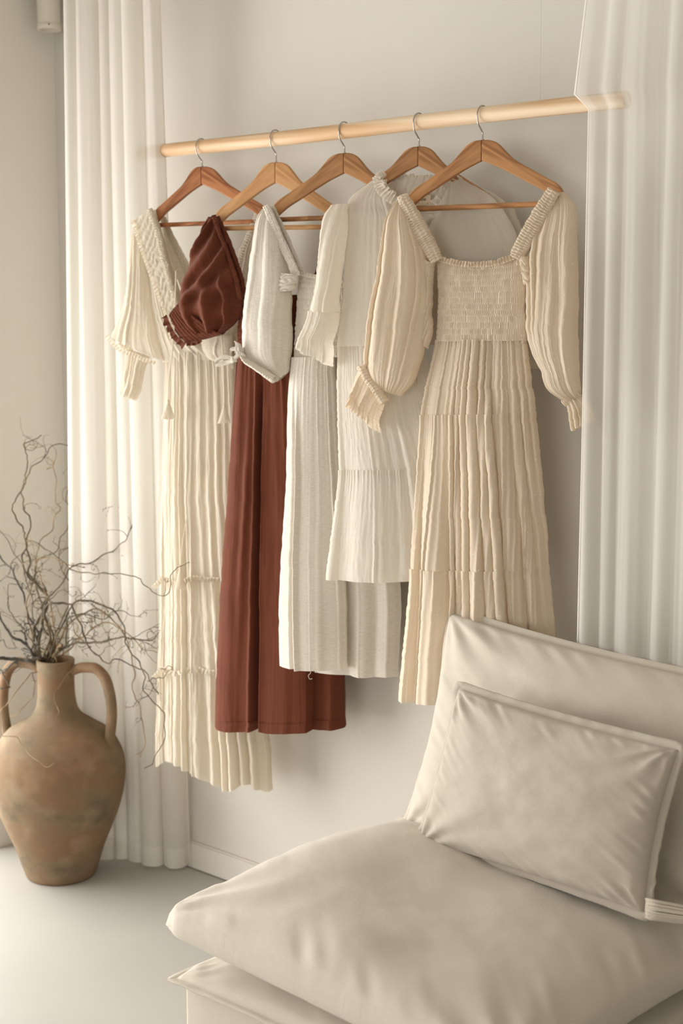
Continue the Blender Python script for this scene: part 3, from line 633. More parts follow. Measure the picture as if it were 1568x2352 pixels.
# the skirt splits into a left panel and a right panel around one deep fold
def rust_fold(U, v):
    f = skirt_fold(3.6, .004, .009, 91, gather=22, Ag=.003, crink=.0005, lat=.3, w2=.3)(U, v)
    fr = (U < 1); op = sstep(.02, .3, v)
    uc = .4262; u2 = .782
    dip = np.where(U < uc, -.078 * sstep(uc - .105, uc - .012, U), .010 * np.exp(-(U - uc) / .05)) * op * fr
    dip2 = np.where(U > u2, -.034 * np.exp(-(U - u2) / .08), .006 * np.exp((U - u2) / .05)) * sstep(.1, .6, v) * fr
    tent = .009 * np.exp(-((U - .22 - .05 * (1 - v)) / .035) ** 2) * np.exp(-((v - .45) / .3) ** 2) * fr
    return f[0] * .9 + dip + dip2 + tent + .02 * (~fr) * op + .003 * fbm(U * 7, v * 6, 92), f[1] * .5, .006 * np.exp(-((U - uc + .02) / .05) ** 2) * sstep(.9, 1, v) * fr
loft('skirt', g, [(547, 812, 716, 812, .028), (540, 900, 732, 900, .036), (526, 1100, 757, 1100, .044), (512, 1300, 775, 1300, .05), (502, 1500, 787, 1500, .052), (496, 1668, 791, 1667, .054)], mt, d, nu=560, nv=170, fold=rust_fold, off=.004)
# doubled hem
loft('hem', g, [(500, 1648, 790, 1648, .0545), (498, 1671, 790, 1670, .0552)], mt, d, nu=560, nv=8, fold=lambda U, v: rust_fold(U, .97 + .03 * v), off=.0055)

# --- dress 3: oatmeal linen ----------------------------------------------------------------------
g = G3; mt = M['linen']
d = thing('linen_dress', 'oatmeal linen dress with tied puff sleeve and smocked bodice', 'dress', g.O + np.array([0, 0, -.3]), 'dresses on the rod')
loft('sleeve', g, [(622, 476, 640, 482, .007), (603, 500, 660, 530, .022), (594, 560, 672, 590, .036), (584, 640, 680, 660, .043), (575, 720, 681, 720, .046), (572, 780, 681, 770, .044), (572, 812, 679, 800, .040), (592, 836, 676, 832, .03), (622, 858, 674, 852, .020), (648, 876, 668, 858, .008)], mt, d, nu=300, nv=150,
     fold=sleeve_fold(2.6, .009, 101, gtop=.0015, gbot=.0015, crink=.0003, diag=.8), off=.03)
band('neckline_elastic', g, [(632, 475), (650, 515), (668, 560), (686, 600), (702, 636)], 9, mt, d, n=40, A=.0022, T=.003, off=.050, seed=103)
band('back_elastic', g, [(638, 476), (660, 522), (682, 572), (704, 624)], 5, mt, d, n=44, A=.002, T=.004, off=.03, seed=104)
# gathered sleeve head at the armhole
loft('sleeve_head', g, [(664, 628, 706, 632, .012), (660, 650, 704, 648, .016), (664, 672, 694, 668, .013)], mt, d, nu=120, nv=60, fold=lambda U, v: .005 * (np.abs(np.sin(np.pi * (4 * v + .8 * U + .6 * n2(U * 4, v * 4, 8)))) ** .8 - .5), off=.05)
# cuff tie with its bow
loft('cuff', g, [(570, 806, 584, 796, .01), (586, 830, 592, 818, .02), (618, 852, 624, 840, .022), (650, 878, 656, 862, .012)], mt, d, nu=80, nv=80, fold=ruche_fold(16, .002, 105), off=.055)
def bow_loop(pts, w, off, sd):
    return loft('cuff_bow', g, [(a - w * .3, b - w, a + w * .3, b + w, .004) for a, b in pts], mt, d, nu=40, nv=50, fold=lambda U, v: .002 * n2(U * 4, v * 6, sd), off=off)
bow_loop([(566, 824), (552, 818), (538, 820), (526, 830), (530, 836), (545, 832), (564, 827)], 4.5, .066, 1)
bow_loop([(566, 824), (560, 812), (562, 802), (574, 800), (580, 810), (570, 822)], 4.5, .07, 2)
loft('bow_knot', g, [(560, 818, 570, 816, .005), (561, 824, 573, 823, .008), (563, 831, 573, 829, .005)], mt, d, nu=40, nv=24, fold=lambda U, v: .001 * n2(U * 6, v * 5, 4), off=.068)
loft('cuff_frill', g, [(570, 782, 584, 790, .004), (571, 796, 590, 806, .006), (572, 810, 594, 818, .005)], mt, d, nu=60, nv=40, fold=sleeve_fold(4, .003, 108), off=.07)
loft('bodice', g, [(692, 634, 838, 640, .015), (687, 680, 842, 680, .018), (684, 750, 842, 750, .019), (681, 822, 844, 818, .021)], mt, d, nu=420, nv=150, fold=smock_fold(15, 40, .0026, 111, .001), off=.012)
frill('neck_frill', g, [(696, 634), (712, 636), (730, 640), (750, 642), (790, 644)], 9, mt, d, n=12, A=.004, off=.034, seed=112, flip=1)
def linen_fold(U, v):
    f = skirt_fold(3.4, .003, .010, 121, gather=24, Ag=.002, crink=.0003, cf=30, lat=.3, w2=.3, hem=.004)(U, v)
    fr = (U < 1); c0 = .26 + .06 * v
    groove = (-.012 * np.exp(-((U - c0 + .03) / .03) ** 2) + .012 * np.exp(-((U - c0 - .03) / .035) ** 2)) * fr * sstep(.05, .35, v)
    return f[0] * (.7 + .2 * (U > .55)) + groove, f[1] * .5, f[2]
# back panel hangs lower and further right
loft('back_skirt', g, [(700, 820, 846, 818, .014), (700, 1000, 868, 1000, .02), (706, 1200, 898, 1200, .024), (712, 1400, 912, 1400, .026), (716, 1548, 906, 1560, .026)], mt, d, nu=420, nv=120,
     fold=skirt_fold(3.6, .003, .009, 125, gather=24, Ag=.002, crink=.0003, cf=30, hem=.004, w2=.3), off=-.022)
loft('front_skirt', g, [(679, 820, 775, 818, .024), (670, 900, 780, 900, .032), (664, 1100, 790, 1100, .036), (655, 1260, 796, 1260, .037), (649, 1400, 801, 1400, .037), (650, 1524, 803, 1534, .036)], mt, d, nu=420, nv=150, fold=linen_fold, off=.018)
cord('loose_thread', g, [(712, 1530), (713, 1545), (708, 1552), (712, 1560), (717, 1559)], .0006, M['yarn'], d, .058)

# --- dress 4: white chiffon with ruffled collar --------------------------------------------------
g = G4; mt = M['chiffon']
d = thing('white_chiffon_dress', 'sheer white tiered dress with ruffled collar and flared sleeve', 'dress', g.O + np.array([0, 0, -.3]), 'dresses on the rod')
loft('back_panel', g, [(880, 405, 1040, 405, .006), (800, 452, 1150, 460, .012), (790, 520, 1195, 545, .018), (795, 640, 1200, 640, .02), (790, 795, 1190, 790, .022)], mt, d, nu=260, nv=100, fold=sleeve_fold(6, .003, 131, crink=.0008), off=-.022)
loft('bodice', g, [(862, 416, 888, 424, .005), (818, 446, 916, 470, .012), (800, 478, 950, 540, .018), (798, 560, 960, 600, .024), (794, 680, 966, 690, .026), (780, 796, 970, 790, .027)], mt, d, nu=260, nv=120, fold=sleeve_fold(3, .0022, 133, crink=.0009), off=.014)
loft('bodice', g, [(1030, 424, 1062, 410, .005), (1000, 480, 1142, 462, .01), (975, 545, 1190, 545, .016), (968, 640, 1200, 640, .02), (970, 790, 1190, 790, .022)], mt, d, nu=200, nv=100, fold=sleeve_fold(3, .0025, 135, crink=.0008), off=.006)
loft('sleeve', g, [(776, 474, 812, 470, .012), (757, 500, 812, 530, .024), (750, 555, 806, 570, .032), (745, 620, 798, 640, .035), (737, 680, 789, 690, .035), (727, 716, 792, 718, .034)], mt, d, nu=220, nv=110,
     fold=sleeve_fold(2.5, .005, 137, crink=.0009, diag=1.6, env=lambda v: .25 + .75 * sstep(0, .5, v)), off=.034)
loft('sleeve_flounce', g, [(727, 714, 793, 716, .035), (716, 745, 788, 752, .038), (705, 770, 778, 785, .04), (698, 788, 776, 846, .042)], mt, d, nu=260, nv=70,
     fold=skirt_fold(3.5, .002, .007, 139, gather=30, Ag=.0013, crink=.001, hem=.008), off=.034)
loft('sleeve', g, [(1150, 466, 1172, 478, .008), (1112, 560, 1206, 570, .022), (1105, 680, 1225, 690, .026), (1112, 800, 1238, 800, .026), (1150, 850, 1252, 846, .02)], mt, d, nu=160, nv=90, fold=sleeve_fold(4, .005, 141, crink=.0008), off=-.028)
# collar: inner back stand and the two frilled front edges
loft('collar_stand', g, [(892, 402, 1058, 404, .004), (896, 425, 1046, 430, .006), (905, 470, 1030, 480, .006)], mt, d, nu=200, nv=40, fold=sleeve_fold(12, .002, 143), off=-.014)
frill('collar_frill', g, [(893, 414), (930, 418), (965, 420), (1000, 420), (1040, 416)], 20, mt, d, n=18, A=.004, off=-.012, seed=144, flip=1)
frill('collar_frill', g, [(868, 410), (876, 440), (894, 460), (916, 474)], 26, mt, d, n=9, A=.006, off=.036, seed=145, flip=1)
frill('collar_frill', g, [(868, 412), (876, 400), (888, 392)], 16, mt, d, n=5, A=.005, off=.03, seed=146, flip=-1)
frill('collar_frill', g, [(1066, 410), (1050, 432), (1020, 462), (1006, 480), (1000, 515), (976, 540)], 20, mt, d, n=14, A=.005, off=.008, seed=147, flip=-1)
loft('skirt_tier', g, [(780, 792, 972, 788, .028), (776, 880, 1000, 880, .034), (780, 980, 1030, 980, .038), (784, 1082, 1060, 1072, .042)], mt, d, nu=480, nv=110,
     fold=skirt_fold(5, .002, .0065, 151, gather=70, Ag=.0016, crink=.001, cf=100, vr=(0, .5)), off=.008)
loft('skirt_tier', g, [(783, 1078, 1061, 1069, .044), (772, 1160, 1080, 1160, .047), (762, 1250, 1095, 1250, .05), (753, 1326, 1105, 1326, .052)], mt, d, nu=480, nv=90,
     fold=skirt_fold(5, .0065, .012, 151, gather=76, Ag=.0024, crink=.001, hem=.004, cf=100, vr=(.5, 1)), off=.008)
# label sewn inside the back neck
a = g.P(940, 446, -.004); lb = bpy.data.meshes.new('neck_label')
cs = [g.P(x, y, -.004) for x, y in ((946, 446), (989, 448), (988, 474), (946, 472))]
lbl_m = plain('label_cotton', srgb(214, 196, 168), .9); ink = plain('label_ink', srgb(48, 38, 30), .8)
th = -g.n * .0008
V = [tuple(c) for c in cs] + [tuple(c + th) for c in cs]
lb.from_pydata(V, [], [(0, 1, 2, 3), (7, 6, 5, 4), (0, 4, 5, 1), (1, 5, 6, 2), (2, 6, 7, 3), (3, 7, 4, 0)]); lo_ = obj('neck_label', lb, lbl_m, d, smooth=False)
def text3d(s, px, py, hpx, pl, off, parent, mat):
    cu = bpy.data.curves.new('t', 'FONT'); cu.body = s; cu.size = 1.0; cu.align_x = 'LEFT'; cu.extrude = .01; cu.resolution_u = 3
    t = bpy.data.objects.new('t', cu); COL.objects.link(t); bpy.context.view_layer.update()
    me = bpy.data.meshes.new_from_object(t.evaluated_get(bpy.context.evaluated_depsgraph_get())); bpy.data.objects.remove(t); bpy.data.curves.remove(cu)
    p0 = pl.P(px, py, off); h = np.linalg.norm(pl.P(px, py - hpx, off) - p0)
    R = Matrix(((pl.t[0], 0, pl.n[0], p0[0]), (pl.t[1], 0, pl.n[1], p0[1]), (0, 1, 0, p0[2]), (0, 0, 0, 1))) @ Matrix.Diagonal((h * 1.35, h * 1.35, h * .3, 1))
    me.transform(R); me.name = 'lettering'
    return obj('lettering', me, mat, None, smooth=False), me
for s, x, y, h in (('lou', 963.5, 461, 9), ('\u2022', 960, 469, 5), ('L', 970, 467.5, 2.6), ('XL', 980, 468, 2.6)):
    o, me = text3d(s, x, y, h, g, -.0034, d, ink); o.parent = lo_; o.matrix_parent_inverse = lo_.matrix_basis.inverted() @ Matrix.Identity(4)
    o.matrix_parent_inverse = (Matrix.Translation(Vector(d.location)) @ Matrix.Translation(-Vector(d.location))).inverted()

# --- dress 5: dotted voile with smocked bodice ---------------------------------------------------
g = G5; mt = M['dot']
d = thing('dotted_peach_dress', 'peach cream dotted tiered dress with wide smocked bodice, rightmost', 'dress', g.O + np.array([0, 0, -.3]), 'dresses on the rod')
loft('bodice', g, [(1006, 598, 1210, 590, .013), (1006, 640, 1211, 634, .02), (1009, 700, 1209, 700, .022), (1006, 784, 1212, 782, .025)], M['dot_smock'], d, nu=1300, nv=260,
     fold=lambda U, v: (smock_fold(13, 56, .0030, 161, .003)(U, v), 0 * U, -.013 * np.sin(np.pi * (U % 1)) ** .8 * (1 - v) ** 2), off=.006)
frill('neck_frill', g, [(1018, 601), (1050, 610), (1085, 615), (1120, 615), (1155, 610), (1195, 596)], 13, mt, d, n=26, A=.0055, off=.030, seed=162, flip=1)
band('strap', g, [(938, 452), (956, 488), (978, 530), (1000, 568), (1018, 602)], [12, 17, 19, 18, 15], mt, d, n=27, A=.0048, T=.009, off=.034, seed=163)
band('strap', g, [(1284, 440), (1262, 478), (1238, 518), (1216, 556), (1198, 594)], [16, 18, 19, 18, 15], mt, d, n=27, A=.0048, T=.009, off=.034, seed=164)
loft('sleeve', g, [(925, 464, 944, 470, .008), (903, 500, 966, 520, .024), (890, 560, 990, 580, .034), (878, 640, 1000, 640, .042), (866, 700, 1000, 700, .046), (858, 770, 990, 770, .047), (852, 820, 976, 830, .043), (852, 848, 960, 876, .034), (868, 880, 932, 908, .022)], mt, d, nu=340, nv=180,
     fold=sleeve_fold(4, .009, 171, gtop=.002, gbot=.002, crink=.0008, diag=.2), off=.03)
# small gathered sleeve head folds by the bodice
loft('sleeve_head', g, [(982, 592, 1010, 606, .012), (986, 640, 1006, 645, .015), (992, 700, 1004, 700, .012), (984, 770, 1002, 775, .012), (982, 790, 994, 800, .006)], mt, d, nu=100, nv=120,
     fold=lambda U, v: .005 * (np.abs(np.sin(np.pi * (5 * v + .9 * U + .7 * n2(U * 3, v * 5, 9)))) ** .8 - .5), off=.03)
band('cuff_elastic', g, [(852, 838), (866, 864), (886, 892), (905, 922)], 10, mt, d, n=14, A=.004, T=.012, off=.05, seed=173)
loft('cuff_flounce', g, [(900, 926, 848, 836, .016), (892, 940, 836, 862, .022), (884, 966, 824, 895, .028), (888, 996, 813, 924, .032)], mt, d, nu=240, nv=70,
     fold=skirt_fold(4.5, .002, .010, 175, gather=26, Ag=.002, crink=.0008, hem=.012), off=.038)
loft('sleeve', g, [(1272, 446, 1302, 442, .008), (1252, 490, 1326, 475, .022), (1226, 560, 1330, 560, .034), (1216, 640, 1331, 660, .040), (1214, 740, 1331, 760, .042), (1226, 806, 1330, 820, .040), (1248, 850, 1332, 860, .034), (1262, 892, 1336, 892, .026), (1300, 922, 1338, 912, .014)], mt, d, nu=320, nv=170,
     fold=sleeve_fold(3.6, .009, 181, gtop=.002, gbot=.002, crink=.0008, diag=-.1), off=.014)
loft('sleeve_head', g, [(1200, 592, 1226, 590, .010), (1208, 620, 1232, 625, .014), (1216, 655, 1234, 650, .010)], mt, d, nu=100, nv=60,
     fold=lambda U, v: .005 * (np.abs(np.sin(np.pi * (3 * v - .9 * U + .7 * n2(U * 3, v * 5, 10)))) ** .8 - .5), off=.03)
band('cuff_elastic', g, [(1302, 926), (1318, 914), (1336, 900)], 9, mt, d, n=11, A=.003, T=.010, off=.016, seed=183)
loft('cuff_flounce', g, [(1304, 928, 1338, 906, .014), (1310, 955, 1362, 935, .02), (1318, 990, 1368, 965, .022)], mt, d, nu=160, nv=50, fold=skirt_fold(3.5, .002, .008, 185, gather=20), off=.012)
T1 = dict(n=12, seed=191)
loft('skirt_tier', g, [(1004, 780, 1212, 778, .026), (990, 840, 1220, 840, .033), (980, 890, 1226, 890, .036), (970, 954, 1232, 948, .040)], mt, d, nu=620, nv=100,
     fold=skirt_fold(12, .0055, .0095, 191, gather=70, Ag=.0022, crink=.0004, vr=(0, .25), lat=.8), off=.006)
loft('skirt_tier', g, [(969, 952, 1233, 946, .042), (961, 1060, 1244, 1060, .046), (954, 1180, 1254, 1180, .049), (946, 1304, 1262, 1304, .052)], mt, d, nu=620, nv=120,
     fold=skirt_fold(12, .0095, .0135, 191, gather=84, Ag=.002, crink=.0004, vr=(.25, .65), lat=.8), off=.006)
loft('skirt_tier', g, [(945, 1302, 1263, 1302, .054), (934, 1410, 1275, 1410, .057), (925, 1520, 1284, 1520, .06), (917, 1606, 1292, 1612, .062)], mt, d, nu=620, nv=110,
     fold=skirt_fold(12, .0135, .018, 191, gather=92, Ag=.0026, crink=.0004, hem=.006, vr=(.65, 1), lat=.8), off=.006)
cord('waist_tie', g, [(960, 800), (956, 860), (957, 905)], .0012, mt, d, -.01)

# ------------------------------------------------------------------ vase
vb = onZ(127, 2033, 0); DV = depth(vb) + .07
vc = np.array([vb[0], vb[1], 0.]) + np.array([FW[0], FW[1], 0]) / math.hypot(FW[0], FW[1]) * .088
vs_ = DV / F
def zpix(y):     # height on the vase axis of an image row
    k = None; p_ = None
    d_ = ray(121, y); t = ((vc - CAM)[:2] @ FW[:2]) / (d_[:2] @ FW[:2]); return float(CAM[2] + d_[2] * t)
prof_px = [(2033, 76), (2022, 79), (2000, 87), (1961, 101), (1923, 118), (1885, 133), (1834, 146), (1788, 151), (1757, 148), (1724, 134), (1697, 112), (1682, 88), (1666, 62), (1650, 49), (1617, 42.5), (1580, 41), (1552, 41.5), (1538, 42.5)]
z00 = zpix(2026)
prof = [(max(w, 1) * vs_, zpix(y) - z00) for y, w in prof_px]
prof[0] = (prof[0][0], 0.0)
pk = catmull(np.array(prof), 90)
rim = [(pk[-1][0], pk[-1][1]), (pk[-1][0] - .002, pk[-1][1] + .004), (pk[-1][0] - .006, pk[-1][1] + .003), (pk[-1][0] - .009, pk[-1][1] - .004), (pk[-1][0] - .009, pk[-1][1] - .12), (.06, pk[-1][1] - .2)]
full = [(0.002, 0.002)] + [tuple(x) for x in pk] + rim
vase = thing('clay_amphora', 'large weathered brown clay amphora with two handles on the floor', 'vase', (vc[0], vc[1], 0))
V, Fc = lathe(full, 96, (vc[0], vc[1], 0))
V = [(x + (x - vc[0]) * .012 * math.sin(3 * z / .1 + 1), y + (y - vc[1]) * .012 * math.cos(2.1 * z / .1), z) for x, y, z in V]
obj('body', mesh_from('body', [(V, Fc)]), M['clay'], vase)
ha = math.radians(-16)                      # handles turned a little towards the camera on the right
rdir = RT * math.cos(ha) - np.array([FW[0], FW[1], 0]) / math.hypot(FW[0], FW[1]) * math.sin(-ha)
def handle(sg):
    P = [(38, 1561), (62, 1551), (92, 1549), (118, 1566), (131, 1600), (136, 1645), (132, 1690), (124, 1728), (114, 1762)]
    R_ = [.0135, .0145, .0150, .0155, .0155, .0150, .0148, .0150, .0165]
    K = np.array([[*(np.array([vc[0], vc[1], 0]) + sg * rdir * w * vs_ + np.array([0, 0, zpix(y) - z00])), r] for (w, y), r in zip(P, R_)])
    K = catmull(K, 60); v_, f_ = tube_mesh('handle', K[:, :3], K[:, 3], 20); return obj('handle', mesh_from('handle', [(v_, f_)]), M['clay'], vase)
handle(1); handle(-1)

# ------------------------------------------------------------------ curly willow branches
D0 = depth((vc[0], vc[1], .5))
def c4(x, y): return (x / 2.138, 980 + y / 2.138)
rng = random.Random(5)
def branch(pts, r0, r1, d1, label, mat='bark', twigs=8, seed=0, d0=0.0, rooted=True, tl=.16):
    rnd = random.Random(seed); K = np.array([c4(*p_) for p_ in pts], float); n = max(30, len(pts) * 9)
    K = catmull(K, n); t = np.linspace(0, 1, n)
    wob = np.stack([n2(t * n * .16, .5, seed + 300), n2(t * n * .16, 5.5, seed + 300)], 1) * 5.5 + np.stack([n2(t * n * .4, 2.5, seed + 300), n2(t * n * .4, 7.5, seed + 300)], 1) * 1.8
    K = K + wob * np.clip(t * 6, 0, 1)[:, None]
    D = D0 + d0 + (d1 - d0) * t ** .9 + .02 * n2(t * 7, 3.3, seed + 310) * np.clip(t * 5, 0, 1)
    P = np.array([onD(x, y, dd) for (x, y), dd in zip(K, D)])
    if rooted:
        root = np.array([[vc[0] + rnd.uniform(-.012, .012), vc[1] + rnd.uniform(-.012, .012), zpix(1640) - z00], [*(np.array([vc[0], vc[1], 0]) * .6 + P[0] * .4)[:2], zpix(1560) - z00]])
        P = np.vstack([catmull(np.vstack([root, P[:1]]), 8)[:-1], P]); n = len(P); t = np.linspace(0, 1, n)
    R = r0 + (r1 - r0) * t ** .7
    R = R * (1 + .12 * n2(t * n * .5, 8.5, seed + 320))
    parts = [tube_mesh('b', P, R, 8)]
    def twig(p0, dr, ln, r, lev):
        k = max(7, int(ln / .011)); pt = [p0]; dr = dr / np.linalg.norm(dr); ax = np.array([rnd.uniform(-1, 1) for _ in range(3)]); curl = rnd.uniform(-.6, .6)
        for i in range(k):
            if rnd.random() < .25: curl = rnd.uniform(-.95, .95)
            ax = ax * .85 + .35 * np.array([rnd.uniform(-1, 1) for _ in range(3)])
            c_ = np.cross(dr, ax); c_ /= max(np.linalg.norm(c_), 1e-6)
            dr = dr + c_ * curl + np.array([0, 0, .02]) + np.array([rnd.uniform(-.3, .3) for _ in range(3)]); dr /= np.linalg.norm(dr)
            pt.append(pt[-1] + dr * ln / k)
            if lev < 2 and rnd.random() < .09: twig(pt[-1], dr + c_ * rnd.choice((-1, 1)) * .9, ln * rnd.uniform(.3, .6), r * .75, lev + 1)
            if rnd.random() < .3:      # bud
                b = pt[-1]; parts.append(tube_mesh('b', [b, b + (dr + c_) * .0022, b + (dr + c_) * .004], [r * .8, r * 1.1, r * .3], 5))
        parts.append(tube_mesh('b', pt, np.linspace(r, r * .45, len(pt)), 6))
    st = n // 5 if rooted else 0
    for i in range(twigs):
        k = rnd.randint(st, n - 2); dr = P[min(k + 1, n - 1)] - P[k]; dr = dr / np.linalg.norm(dr)
        side = RT * rnd.uniform(-1, 1) + np.array([0, 0, 1]) * rnd.uniform(-.7, 1) - FW * rnd.uniform(-.4, .5)
        twig(P[k], dr * .8 + side * .8, tl * rnd.uniform(.35, 1.0), max(.0008, R[k] * .5), 0)
    o = obj('willow_branch', mesh_from('willow_branch', parts), M[mat]); tag(o, label, 'branch', 'curly willow branches in the clay vase'); return o
B = branch
B([(185, 1165), (165, 1060), (178, 960), (215, 880), (225, 830), (175, 770), (120, 700), (108, 650), (128, 590), (122, 545), (108, 480), (75, 450), (60, 415), (85, 340), (118, 270), (132, 200), (122, 130), (110, 90), (150, 78), (185, 62), (210, 45)], .0052, .0013, -.05, 'tallest curly willow branch, bending leftward before its top', 'bark', 5, 1)
B([(205, 1165), (190, 1080), (210, 960), (235, 850), (200, 800), (150, 730), (140, 640), (128, 560), (150, 500), (148, 450), (115, 400), (112, 330), (122, 270), (150, 215), (190, 170), (225, 140), (240, 100), (290, 85), (330, 85), (360, 125), (345, 175)], .0048, .0009, .03, 'tall willow branch whose tip arches over right at the top', 'bark', 5, 2)
B([(128, 560), (175, 570), (240, 620), (300, 655), (380, 710), (470, 718), (540, 715), (600, 730), (680, 745), (720, 780), (780, 825), (820, 815), (835, 760), (850, 715), (890, 678), (940, 672)], .0026, .0009, -.5, 'long thin branch reaching right to the cream dress', 'bark', 4, 3, d0=0.0, rooted=False, tl=.08)
B([(220, 1160), (250, 1060), (215, 960), (230, 860), (300, 770), (350, 700), (440, 670), (500, 630), (580, 580), (630, 540), (640, 470), (618, 402)], .0040, .0009, -.10, 'branch curving up right in front of the curtain', 'bark', 8, 4)
B([(240, 1165), (300, 1090), (380, 1060), (460, 1060), (530, 1050), (600, 1030), (650, 1045), (720, 1055), (760, 1035), (785, 1005)], .0046, .0015, -.20, 'thick branch running level to the right, its cut tip raised', 'bark', 9, 5)
B([(205, 1160), (240, 1020), (220, 900), (270, 860), (345, 870), (375, 930), (410, 1010), (445, 1100), (480, 1120), (530, 1160), (560, 1140), (600, 1150), (660, 1175), (710, 1215), (745, 1265), (785, 1330)], .0042, .0014, -.22, 'branch arching then falling to the right over the handle', 'bark', 8, 6)
B([(230, 1165), (290, 1010), (400, 850), (470, 860), (550, 900), (600, 960), (620, 1060), (680, 1160), (720, 1240), (708, 1285), (750, 1340), (800, 1420), (808, 1480), (795, 1570), (765, 1610), (750, 1660), (708, 1677)], .0036, .0010, -.28, 'longest drooping branch, tip hanging below the cream dress hem', 'bark', 4, 7, tl=.1)
B([(240, 1165), (330, 980), (470, 900), (560, 960), (620, 1040), (650, 1140), (660, 1200), (655, 1290), (690, 1380), (700, 1460), (712, 1540), (690, 1590), (662, 1606)], .0034, .0010, -.10, 'drooping branch hanging behind the right handle of the vase', 'bark3', 5, 8, tl=.1)
B([(190, 1165), (120, 1145), (50, 1140), (-20, 1132), (-80, 1140)], .0062, .0050, -.08, 'thick dark branch leaving the vase level to the left', 'bark2', 4, 9)
B([(185, 1160), (130, 1080), (60, 1020), (10, 960), (-10, 900), (-60, 860)], .0050, .0036, -.05, 'dark branch rising steeply out of the left of the picture', 'bark2', 5, 10)
B([(195, 1155), (160, 1060), (90, 960), (50, 920), (40, 850), (30, 780), (70, 775), (120, 790), (190, 740)], .0024, .0008, -.12, 'thin branch looping back left over the vase', 'bark', 4, 11)
B([(250, 1160), (262, 1050), (240, 960), (200, 860), (170, 740), (180, 660), (280, 600), (305, 540), (340, 470), (345, 400), (325, 330), (350, 285), (385, 295), (402, 335)], .0032, .0008, .06, 'branch with a hooked tip before the curtain edge', 'bark', 5, 12)
B([(215, 1160), (150, 1000), (130, 860), (170, 720), (190, 560), (250, 510), (270, 440), (298, 400), (265, 360), (275, 270), (255, 200), (280, 130), (245, 85), (180, 100), (140, 105)], .0030, .0008, .12, 'pale blurred branch standing highest at the back', 'bark3', 7, 13)
B([(180, 1155), (190, 1050), (130, 900), (110, 800), (60, 720), (30, 680), (0, 640), (-30, 600)], .0044, .0024, .08, 'dark curly branch leaning left halfway up', 'bark2', 8, 14)
B([(200, 1160), (160, 900), (110, 680), (60, 600), (30, 540), (-10, 500)], .0026, .0010, .0, 'slender branch leaning to the left edge', 'bark', 4, 15)
B([(255, 1165), (290, 1090), (300, 1075)], .0048, .0040, -.05, 'short cut willow stub at the vase mouth', 'bark3', 2, 16, tl=.06)
B([(235, 1150), (330, 1040), (330, 960), (420, 920), (500, 950), (560, 900), (600, 905), (640, 930), (690, 930)], .0034, .0008, -.16, 'tangled branch ending in fine twigs beside the curtain fold', 'bark', 12, 17)
B([(240, 1160), (350, 1090), (440, 1000), (520, 960), (600, 1000), (660, 1050), (700, 1090), (780, 1110)], .0034, .0010, -.14, 'low branch spreading right above the vase handle', 'bark3', 12, 18)
B([(725, 1250), (800, 1222), (846, 1190), (825, 1180), (812, 1200)], .0016, .0007, -.34, 'small side twig pointing right at the cream dress', 'bark', 2, 19, d0=-.25, rooted=False, tl=.05)
B([(255, 1160), (345, 1190), (300, 1265), (270, 1340), (282, 1400), (272, 1435)], .0020, .0008, -.13, 'thin twig hanging in front of the vase neck', 'bark3', 0, 20)
B([(150, 1210), (0, 1450), (10, 1515), (70, 1520), (120, 1575), (180, 1640), (235, 1665), (272, 1648)], .0018, .0008, -.24, 'pale twig drooping over the vase shoulder', 'bark3', 0, 21, d0=-.04)
B([(160, 1210), (165, 1330), (110, 1385), (40, 1430), (-20, 1450)], .0020, .0010, .16, 'twig seen through the left handle of the vase', 'bark3', 1, 22, d0=.08, tl=.08)
B([(220, 1155), (270, 1120), (250, 900), (170, 660), (240, 640), (330, 680), (420, 690), (520, 650), (580, 615)], .0030, .0008, -.04, 'branch threading through the middle of the tangle', 'bark3', 12, 23)
B([(230, 1155), (300, 960), (380, 800), (300, 700), (300, 620), (420, 580), (440, 540), (485, 580)], .0028, .0008, .04, 'branch making an arch above the level one', 'bark', 7, 24)
B([(215, 1160), (130, 1100), (60, 1090), (0, 1050), (-40, 1060)], .0030, .0014, .05, 'thin dark branch leaving low at the left', 'bark2', 7, 25)

